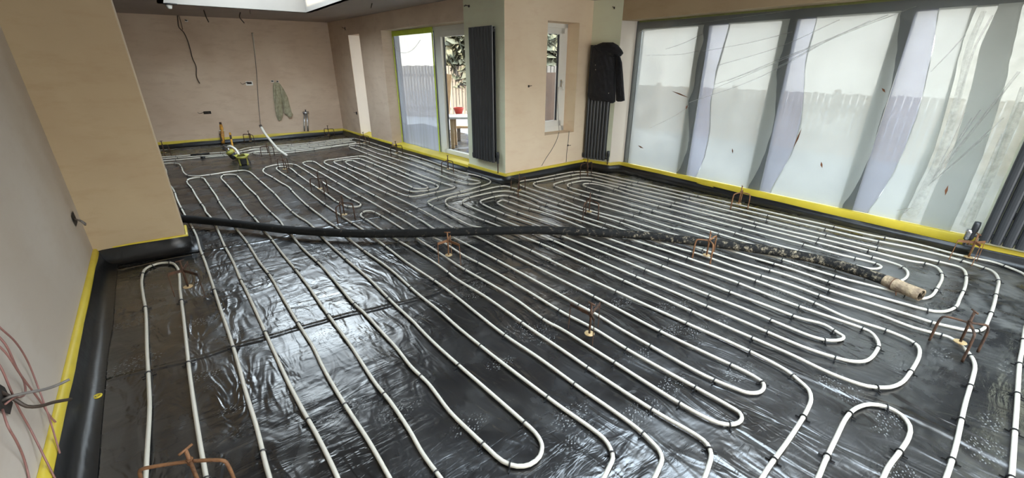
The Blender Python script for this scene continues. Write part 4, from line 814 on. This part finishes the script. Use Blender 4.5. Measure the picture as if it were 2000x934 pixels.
# ================================================================== SCREED LEVEL TRIPODS
def tripod(label, rod, feet, kind, m='rust', topz=.262, armz=.185, disc=True, T=True, head_ang=.6):
    c = fl(*rod); c = Vector((c.x, c.y, 0)); root = thing('level_tripod', label, 'tripod', 'rusty level tripods standing on the floor', loc=c)
    hub = Vector((0, 0, armz)); mt = M[m]
    for f in feet:
        p = fl(*f); p = Vector((p.x, p.y, 0))-c; r = p.length
        if r > .21: p = p*(.21/r)
        if r < .05: p = p.normalized()*.07 if r > 1e-4 else Vector((.07, 0, 0))
        top = Vector((p.x*.96, p.y*.96, armz)); mb = MB()
        if kind == 'flat':
            t = top-hub; ang = math.atan2(t.y, t.x); R_ = Matrix.Rotation(ang, 3, 'Z'); mb.box(hub+t/2, (t.length, .005, .022), R_)
            mb.tube([top+Vector((0, 0, .006)), p], .0030, 6)
        else:
            b = .025; d = (top-hub).normalized()
            mb.tube(smooth_path([hub, hub+(top-hub)*.75, top-d*.008+Vector((0, 0, -.006)), top+Vector((0, 0, -.03)), p], .02), .0068, 8)
        mb.build('leg', mt, root, smooth=(kind != 'flat'))
    mb = MB(); mb.tube([(0, 0, .05), (0, 0, topz)], .0068, 8); mb.build('threaded_rod', mt, root, smooth=True)
    MB().lathe([(.0, -.014), (.011, -.014), (.012, .014), (0, .014)], hub, 6).build('hub_nut', mt, root)
    if T:
        d = Vector((math.cos(head_ang), math.sin(head_ang), 0))*.026; mb = MB(); z = Vector((0, 0, topz)); mb.tube([z-d, z+d], .005, 8); mb.build('handle', mt, root, smooth=True)
    if disc:
        MB().lathe([(.0, .046), (.030, .046), (.031, .0485), (.030, .051), (0, .051)], n=22).build('level_disc', M['disc'], root)
    return root
tripod('dull flat-armed tripod standing beside the round pipe end near the tan pier', (371, 571), [(341.5, 580.5), (401, 580.5), (380.5, 554)], 'flat', head_ang=.2)
tripod('rusty rod tripod cut by the bottom edge at left', (398, 968), [(296, 985), (468, 965), (425, 1035)], 'rod', 'rust_bright', topz=.25, armz=.19)
tripod('rusty flat-armed tripod standing alone between the pipes at the floor centre', (1150, 664), [(1110, 642), (1168, 640), (1153, 670)], 'flat', head_ang=1.6)
tripod('orange-rusted flat-armed tripod just in front of the middle of the hose', (877, 508), [(857, 515), (900, 518), (882, 498)], 'flat', 'rust_bright', head_ang=-.7)
tripod('rusty rod tripod straddling the hose at right of centre', (1378, 508), [(1352, 504.5), (1386.5, 517), (1393, 496)], 'rod', 'rust_bright')
tripod('bright orange rod tripod near the sill of the wide window', (1441, 405), [(1426.5, 409), (1445, 400), (1460, 409)], 'rod', 'rust_bright')
tripod('orange flat-armed tripod below the valve at the window corner', (1887, 512), [(1853, 508), (1897.5, 519.5), (1907, 511)], 'flat', 'rust_bright')
tripod('dark rod tripod with a T handle near the right edge of the floor', (1869, 681), [(1815, 665), (1879, 707), (1909.5, 687.6)], 'rod')
tripod('dark rod tripod behind the hose, just left of the small round pipe end', (674, 427), [(660, 437.5), (694, 429), (667, 425)], 'rod')
tripod('dark rod tripod among the left pipes, one place behind the tripod nearest the hose', (626, 375), [(609, 375), (634.5, 382), (640.5, 374)], 'rod')
tripod('dark rod tripod at the foot of the leaning white conduit', (557, 336), [(541, 331), (562, 338), (566, 329)], 'rod')
tripod('dark rod tripod standing over the close pipes between white conduit and back wall', (525, 305), [(511.5, 307), (528, 306.5), (536.5, 303)], 'rod', disc=False)
tripod('dark rod tripod against the back wall above the yellow and black bucket', (490, 280), [(478, 279), (498, 281), (493, 275)], 'rod')
tripod('black rod tripod far left, beside the edge of the tan pier', (323, 303), [(312, 304), (334, 302), (323, 308)], 'rod')
tripod('dark rod tripod against the back wall right of the valve pipes', (643, 268), [(635, 267), (654, 267), (644, 272)], 'rod')
tripod('dark rod tripod beside the foot of the slot window', (712, 283), [(703, 284), (717, 287), (722, 283)], 'rod')
tripod('dark rod tripod before the filmed door leaf', (775, 304), [(764, 305), (787, 303), (777, 298)], 'rod')
tripod('dark rod tripod before the clear door leaf', (876, 336), [(863, 340), (886, 338), (875, 329)], 'rod')
tripod('rusty rod tripod with a T handle at the outer corner of the projecting wall', (1014, 378), [(998, 372), (1029, 368), (1012, 387)], 'rod', 'rust')
tripod('dark rod tripod in the corner below the jacket radiator', (1146, 342), [(1133, 344), (1155, 339), (1147, 348)], 'rod')
tripod('thin brown rod tripod among the parallel pipes, in line below the jacket radiator', (1150, 421), [(1138, 430), (1143.5, 418), (1168, 429)], 'rod', 'rust')

# ================================================================== SMALL THINGS ON THE FLOOR
# white conduit leaning out of the floor, with its drop wire
cp = [fl(561, 304, .01)]
dpt = (cp[0]-CAM).dot(_f)
cpts = [cp[0], at_depth(545, 293, dpt+.08), at_depth(528, 274, dpt+.22), at_depth(517, 260, dpt+.32), at_depth(510.5, 248.5, dpt+.36)]
cd = thing('white_conduit', 'white conduit pipe rising out of the floor at a slant', 'conduit', loc=(cp[0].x, cp[0].y, 0))
MB().tube([p-cd.location for p in smooth_path(cpts, .05)], .022, 12).build('conduit_pipe', M['pipe'], cd, smooth=True)
MB().tube([cpts[-1]-cd.location, cpts[-1]+(cpts[-1]-cpts[-2]).normalized()*.05-cd.location], .026, 12).build('end_cap', M['dark_cable'], cd)
wpts = [cpts[-1], onW(508, 235, B_, C_, .06), onW(504, 190, B_, C_, .02), onW(501, 140, B_, C_, .012), onW(496, 90, B_, C_, .012), onW(493.5, 66, B_, C_, .012)]
o = MB().tube(smooth_path(wpts, .08), .006, 6).build('drop_wire', M['cable'], smooth=True); rebase(o, wpts[-1]); tag(o, 'thin grey wire dropping down the back wall into the white conduit', 'wire')
o = MB().tube([onW(493, 64, B_, C_, .02), onW(495, 80, B_, C_, .02), onW(499, 110, B_, C_, .015)], [.016, .012, .006], 8).build('wire_sleeve', M['pipe'], smooth=True); rebase(o, onW(493, 64, B_, C_, .02)); tag(o, 'white sleeve on the top of the thin wire high on the back wall', 'sleeve')
# orange gas pipe stub and thin orange tube
gb = fl(436, 284); g = thing('gas_pipe_stub', 'thick orange-brown pipe stub rising against the back wall', 'pipe', loc=(gb.x, gb.y, 0))
dg = (gb-CAM).dot(_f); gt = [at_depth(436, 280, dg), at_depth(433.5, 255, dg+.03), at_depth(431, 243, dg+.05)]
MB().tube([p-g.location for p in gt], .032, 12).build('pipe_body', M['orange_pipe'], g, smooth=True)
MB().tube([gt[2]-g.location, gt[2]+Vector((0, 0, .05))-g.location], .036, 12).build('end_cap', M['rust'], g, smooth=True)
MB().box(gt[1]-g.location, (.10, .05, .02)).build('pipe_strap', M['pipe'], g)
MB().tube([at_depth(434, 276, dg-.02)-g.location, at_depth(430, 262, dg)-g.location], .018, 8).build('side_pipe', M['dark_cable'], g, smooth=True)
tb_ = fl(457, 298); dg2 = (tb_-CAM).dot(_f); tp_ = [tb_, at_depth(453, 280, dg2+.1), at_depth(449, 260, dg2+.2)]
t_ = thing('orange_tube', 'thin bright orange tube leaning up beside the yellow and black bucket', 'tube', loc=(tb_.x, tb_.y, 0))
MB().tube([p-t_.location for p in tp_], .018, 10).build('tube_body', M['orange_pipe'], t_, smooth=True)
MB().tube([tp_[1].lerp(tp_[2], .35)-t_.location, tp_[1].lerp(tp_[2], .75)-t_.location], .019, 10).build('tape_wrap', M['dark_cable'], t_)
# yellow and black bucket and its smaller tilted neighbour
bb_ = fl(476, 321); bk = thing('work_bucket', 'black bucket with yellow rim and flap on the floor before the back wall', 'bucket', loc=(bb_.x, bb_.y, 0))
MB().lathe([(.0, 0), (.082, 0), (.095, .03), (.10, .12), (.105, .15)], n=24).build('bucket_body', M['tool_black'], bk, smooth=True)
MB().lathe([(.101, .125), (.112, .13), (.115, .165), (.106, .172), (.10, .165), (.098, .13)], n=24).build('rim', M['tool_yellow'], bk, smooth=True)
mb = MB()
for k in range(7):
    a = -.4+k*.55; d = Vector((math.cos(a), math.sin(a), 0)); s_ = Vector((-d.y, d.x, 0))
    mb.add([d*.10+s_*.05+Vector((0, 0, .165)), d*.10-s_*.05+Vector((0, 0, .165)), d*.16+s_*-.02+Vector((0, 0, .19)), d*.05+Vector((0, 0, .205))], [(0, 1, 2), (0, 2, 3), (0, 3, 1), (1, 3, 2)])
mb.build('flap', M['tool_yellow'], bk)
for a in (3.9, 5.6):
    MB().box((math.cos(a)*.094, math.sin(a)*.094, .07), (.02, .03, .15), Matrix.Rotation(a, 3, 'Z')).build('strap', M['tool_yellow'], bk)
mb = MB(); mb.tube([(.10, -.02, .12), (.125, -.03, .05), (.13, -.03, .0)], .012, 6); mb.build('handle', M['tool_black'], bk)
b2 = fl(459, 312); bn = thing('tool_pouch', 'small tilted yellow and black pouch touching the left of the bucket', 'pouch', loc=(b2.x, b2.y, 0)); bn.rotation_euler = (.0, -.0, .3)
R_ = Matrix.Rotation(-.42, 3, 'Y')
MB().lathe([(0, 0), (.055, .0), (.07, .05), (.075, .13)], (.0, 0, .03), 18, R_).build('pouch_body', M['tool_black'], bn, smooth=True)
MB().lathe([(.076, .12), (.082, .13), (.084, .165), (.07, .185), (0, .18)], (.0, 0, .03), 18, R_).build('pouch_cap', M['tool_yellow'], bn, smooth=True)
MB().box((.08, -.02, .02), (.12, .10, .03)).build('pouch_flap', M['tool_yellow'], bn)
MB().tube([R_ @ Vector((-.03, 0, .2)), R_ @ Vector((-.05, 0, .28)), R_ @ Vector((-.06, 0, .34))], .012, 8).build('handle', M['tool_black'], bn)
dq = (fl(466, 322)-CAM).dot(_f); pp = [at_depth(467, 303, dq), at_depth(461, 293, dq), at_depth(455, 288, dq+.02), at_depth(449, 286, dq+.05), at_depth(445, 287, dq+.06)]
o = MB().tube(smooth_path(pp, .03), .020, 10).build('pipe_offcut', M['pipe'], smooth=True); rebase(o, pp[0]); bk.scale = bn.scale = (.78, .78, .85); bl_.scale = (.75, .75, .8); bl_.location.x += .25; tag(o, 'short curved white pipe piece sticking out of the yellow and black bucket', 'pipe')
pp = [at_depth(438, 285, dq+.08), at_depth(442, 289, dq+.06), at_depth(446, 290, dq+.05), at_depth(447, 295, dq+.05)]
o = MB().tube(smooth_path(pp, .03), [.012]*len(smooth_path(pp, .03)), 8).build('pipe_fitting', M['metal'], smooth=True); rebase(o, pp[0]); tag(o, 'grey metal fitting at the top of the tilted pouch', 'fitting')
# small yellow scrap on the membrane by the left wall
sc_ = fl(191, 776); o = MB().lathe([(.010, .0), (.020, .002), (.021, .007), (.012, .009), (.009, .004)], (0, 0, 0), 12).build('foam_scrap', M['yellow'], smooth=True); o.location = (sc_.x, sc_.y, .002); tag(o, 'small yellow scrap on the black membrane by the left wall', 'scrap')
# black foam sleeves round the back pipes
for pts, lab in (([(372, 303), (409, 299.5)], 'black foam sleeve on the rearmost pipe line along the back wall'), ([(392, 308), (401, 307.3)], 'short black sleeve on the third pipe line along the back wall')):
    P = [fl(x, y, PZ) for x, y in pts]; o = MB().tube(P, .0155, 12).build('pipe_sleeve', M['clip'], smooth=True); rebase(o, P[0]); tag(o, lab, 'sleeve')

# ================================================================== CABLES AND SOCKET HOLES
def cable(name, label, pts, r, m, cat='cable', group=None):
    P = smooth_path(pts, .03); o = MB().tube(P, r, 6).build(name, M[m], smooth=True); rebase(o, P[0]); return tag(o, label, cat, group)
bw = lambda x, y, o=.03: onW(x, y, B_, C_, o)
cable('hanging_cable', 'long dark cable hanging down the back wall from the ceiling', [bw(346.5, 25), bw(348, 45), bw(350, 54, .05), bw(358, 62, .05), bw(366, 78), bw(372, 98), bw(376, 114, .05), bw(383, 130), bw(384, 150, .04), bw(390, 163, .06)], .009, 'dark_cable')
cable('hanging_cable', 'shorter dark cable twisted beside the top of the long hanging cable', [bw(349, 30, .05), bw(353, 42, .05), bw(357, 58, .05)], .006, 'dark_cable')
ce = lambda x, y: fl(x, y, CEIL-.004)
def ceil_drop(x, y, x2, y2, x3, y3):
    p = ce(x, y); d = (p-CAM).dot(_f); return [p, at_depth(x2, y2, d), at_depth(x3, y3, d)]
cable('ceiling_cable', 'dark cable end poking from the ceiling left of the roof light middle', ceil_drop(398, 20, 403, 34, 407.5, 43), .009, 'dark_cable')
cable('ceiling_cable', 'dark bent cable end poking from the ceiling above the thin wire', ceil_drop(469.5, 24, 468, 33, 477, 45), .009, 'dark_cable')
cable('ceiling_cable', 'short pair of fine wires poking from the ceiling nearest the roof light corner', ceil_drop(488, 20, 488, 23, 489, 27), .005, 'dark_cable')
cable('ceiling_cable', 'dark wire poking from the ceiling above the slot window', ceil_drop(727, 6.5, 726, 10, 724.5, 16), .006, 'dark_cable')
sp = ce(332, 7); s_ = thing('ceiling_fixing', 'black and white fixing hole in the ceiling at the roof light left corner', 'fixing', loc=sp)
MB().lathe([(.0, 0), (.09, 0), (.09, -.012), (.04, -.02), (.0, -.02)], n=16).build('black_ring', M['clip'], s_); MB().lathe([(0, -.02), (.045, -.02), (.03, -.07), (0, -.075)], (-.02, 0, 0), 12).build('white_plug', M['upvc'], s_, smooth=True)
def socket_hole(label, x, y, w, h, A0, B0, white=False, wires=2, name='socket_box', cat='socket'):
    p = onW(x, y, A0, B0, .002); t = Vector((B0[0]-A0[0], B0[1]-A0[1], 0)).normalized(); root = thing(name, label, cat, loc=p, rz=math.atan2(t.y, t.x))
    loc = Matrix.Rotation(-root.rotation_euler.z, 3, 'Z') @ (CAM-p); sgn = 1 if loc.y > 0 else -1
    MB().box((0, .002*sgn, 0), (w, .006, h)).build('back_box', M['upvc'] if white else M['hole'], root, bevel=.002)
    if white: MB().box((0, .007*sgn, h*.1), (w*.7, .006, h*.5)).build('recess', M['hole'], root)
    for k in range(wires):
        mb = MB(); dx = (k-.5)*w*.5; mb.tube(smooth_path([(dx, .005*sgn, 0), (dx+w*.2, .04*sgn, h*.2), (dx+w*(.45+.3*k), .06*sgn, h*(.35-.5*k)), (dx+w*(.7+.3*k), .05*sgn, h*.3)], .02), .0045, 6); mb.build('wire', M['dark_cable'], root, smooth=True)
    return root
socket_hole('white socket box with dark wires, left of the thin wire on the back wall', 487, 163, .13, .08, B_, C_, True)
socket_hole('small white box left above the khaki jacket', 532, 159, .06, .045, B_, C_, True, 1)
socket_hole('small white box right above the khaki jacket', 542, 159.5, .05, .045, B_, C_, True, 1)
socket_hole('low socket hole with wires at the left of the back wall', 405, 220, .13, .055, B_, C_, False, 2)
socket_hole('tiny white clip high on the back wall right of the hanging cable', 364, 40.5, .05, .035, B_, C_, True, 1)
socket_hole('small cable hole high on the right wall near the far corner', 674, 56, .03, .06, A_, B_, False, 1)
socket_hole('small cable hole low on the right wall beside the slot window', 696.5, 221, .06, .06, A_, B_, False, 1)
socket_hole('small cable hole above the radiator on the pale green return', 916, 12, .03, .03, A_, B_, False, 2)
socket_hole('small dark hole in the tan wall left of the small window', 1032.5, 168.5, .025, .03, A_, D_, False, 1)
socket_hole('small dark hole above the black jacket', 1200, 15.5, .015, .03, D_, E_, False, 1)
socket_hole('small black socket hanging on the thin wire below the small window', 1109, 284, .025, .025, A_, D_, False, 1)
fwp = lambda x, y, o=.008: onW(x, y, A_, D_, o)
cable('thin_wire', 'thin wire curving down the tan wall from the small window to the left', [fwp(1092, 258), fwp(1088, 272), fwp(1078, 292), fwp(1066, 310), fwp(1058, 324)], .0035, 'cable', 'wire')
cable('thin_wire', 'thin wire dropping straight down from the small window right corner', [fwp(1111.5, 256), fwp(1110, 275), fwp(1107, 300), fwp(1106, 316)], .0035, 'cable', 'wire')
cable('window_cord', 'thin cord hanging down from the small window handle', [fwp(1091, 170, -.06), fwp(1089, 190, -.06), fwp(1090, 215, -.05), fwp(1092, 256, .0)], .003, 'cable', 'cord')
# valve pipes low on the back wall
vv = bw(597, 221, .05); v_ = thing('valve_pipes', 'pair of copper pipes with grey valves low on the back wall', 'pipes', loc=vv)
for dx in (-3, 4): MB().tube([bw(597+dx*.6, 223, .04)-vv, bw(597+dx, 245, .05)-vv, bw(597.5+dx, 256, .05)-vv], .016, 8).build('pipe', M['metal'], v_, smooth=True)
MB().tube([bw(591.5, 221, .05)-vv, bw(603, 220, .05)-vv], .03, 10).build('valve_body', M['metal'], v_, smooth=True)
MB().tube([bw(597, 220, .06)-vv, bw(596.5, 214.5, .08)-vv], .012, 8).build('valve_lever', M['gasket'], v_)
# left wall: socket holes and speaker wires
lwp = lambda x, y, o=.01: onW(x, y, (-.73, 2.0), (-.73, 1.0), o)
lwq = lambda x, y, o=.01: onW(x, y, (-.80, 4.80), (-.73, 2.0), o)
p = lwq(145, 428, .004); r_ = thing('socket_box', 'dark socket hole with a grey cable on the left wall by the tan pier', 'socket', loc=p)
MB().add([Vector((0, -.06, .04))+Vector((.002, 0, 0)), Vector((.002, .05, .055)), Vector((.002, .06, -.04)), Vector((.002, -.05, -.05))], [(0, 1, 2, 3)]).build('back_box', M['hole'], r_)
for dz, ex in ((0, 0), (.012, 1)):
    MB().tube([q-p for q in smooth_path([lwq(145, 428, .0), lwq(152, 430, .04), lwq(160, 432+ex*2, .07), lwq(167, 437+ex*3, .08)], .02)], .006, 8).build('cable_tail', M['cable'], r_, smooth=True)
p = lwp(4, 775, .004); r_ = thing('socket_box', 'rough dark socket hole with two cable ends low on the left wall', 'socket', loc=p)
MB().add([Vector((.002, 0, .075)), Vector((.002, .045, .01)), Vector((.002, .04, -.06)), Vector((.002, -.02, -.07)), Vector((.002, -.08, 0))], [(0, 1, 2, 3, 4)]).build('back_box', M['hole'], r_)
MB().tube([q-p for q in smooth_path([lwp(0, 785, .0), lwp(20, 775, .03), lwp(50, 768, .06), lwp(90, 760, .10), lwp(122, 748, .13), lwp(136, 741, .15)], .02)], .0055, 8).build('cable_tail', M['cable'], r_, smooth=True)
MB().tube([q-p for q in smooth_path([lwp(0, 765, .0), lwp(28, 780, .03), lwp(52, 794, .05), lwp(75, 794, .07), lwp(105, 786, .09), lwp(138, 780, .11)], .02)], .0065, 8).build('cable_tail', M['dark_cable'], r_, smooth=True)
for lab, pts in (('red wire in the highest arc over the left wall, ending at the yellow strip', [(-20, 620), (0, 640), (30, 668), (55, 708), (75, 758), (98, 822), (117, 886)]),
                 ('red wire looping tightly round the cable ends on the left wall', [(-20, 640), (10, 672), (32, 718), (48, 748), (50, 766), (40, 776), (26, 778), (10, 790)]),
                 ('red wire crossing the middle of the left wall to the yellow strip', [(-20, 660), (10, 688), (40, 732), (80, 786), (102, 818), (127, 842)]),
                 ('red wire running down steeply past the socket hole to the bottom edge', [(-20, 690), (0, 715), (18, 755), (35, 795), (60, 840), (85, 890), (108, 936), (130, 980)]),
                 ('red wire lowest on the left wall below the socket hole', [(5, 800), (15, 832), (32, 862), (48, 900), (58, 940), (66, 990)])):
    cable('red_wire', lab, [lwp(x, y, .02+.015*math.sin(i*1.3)) for i, (x, y) in enumerate(pts)], .0034, 'red_wire', 'wire', 'red wires on the left wall')
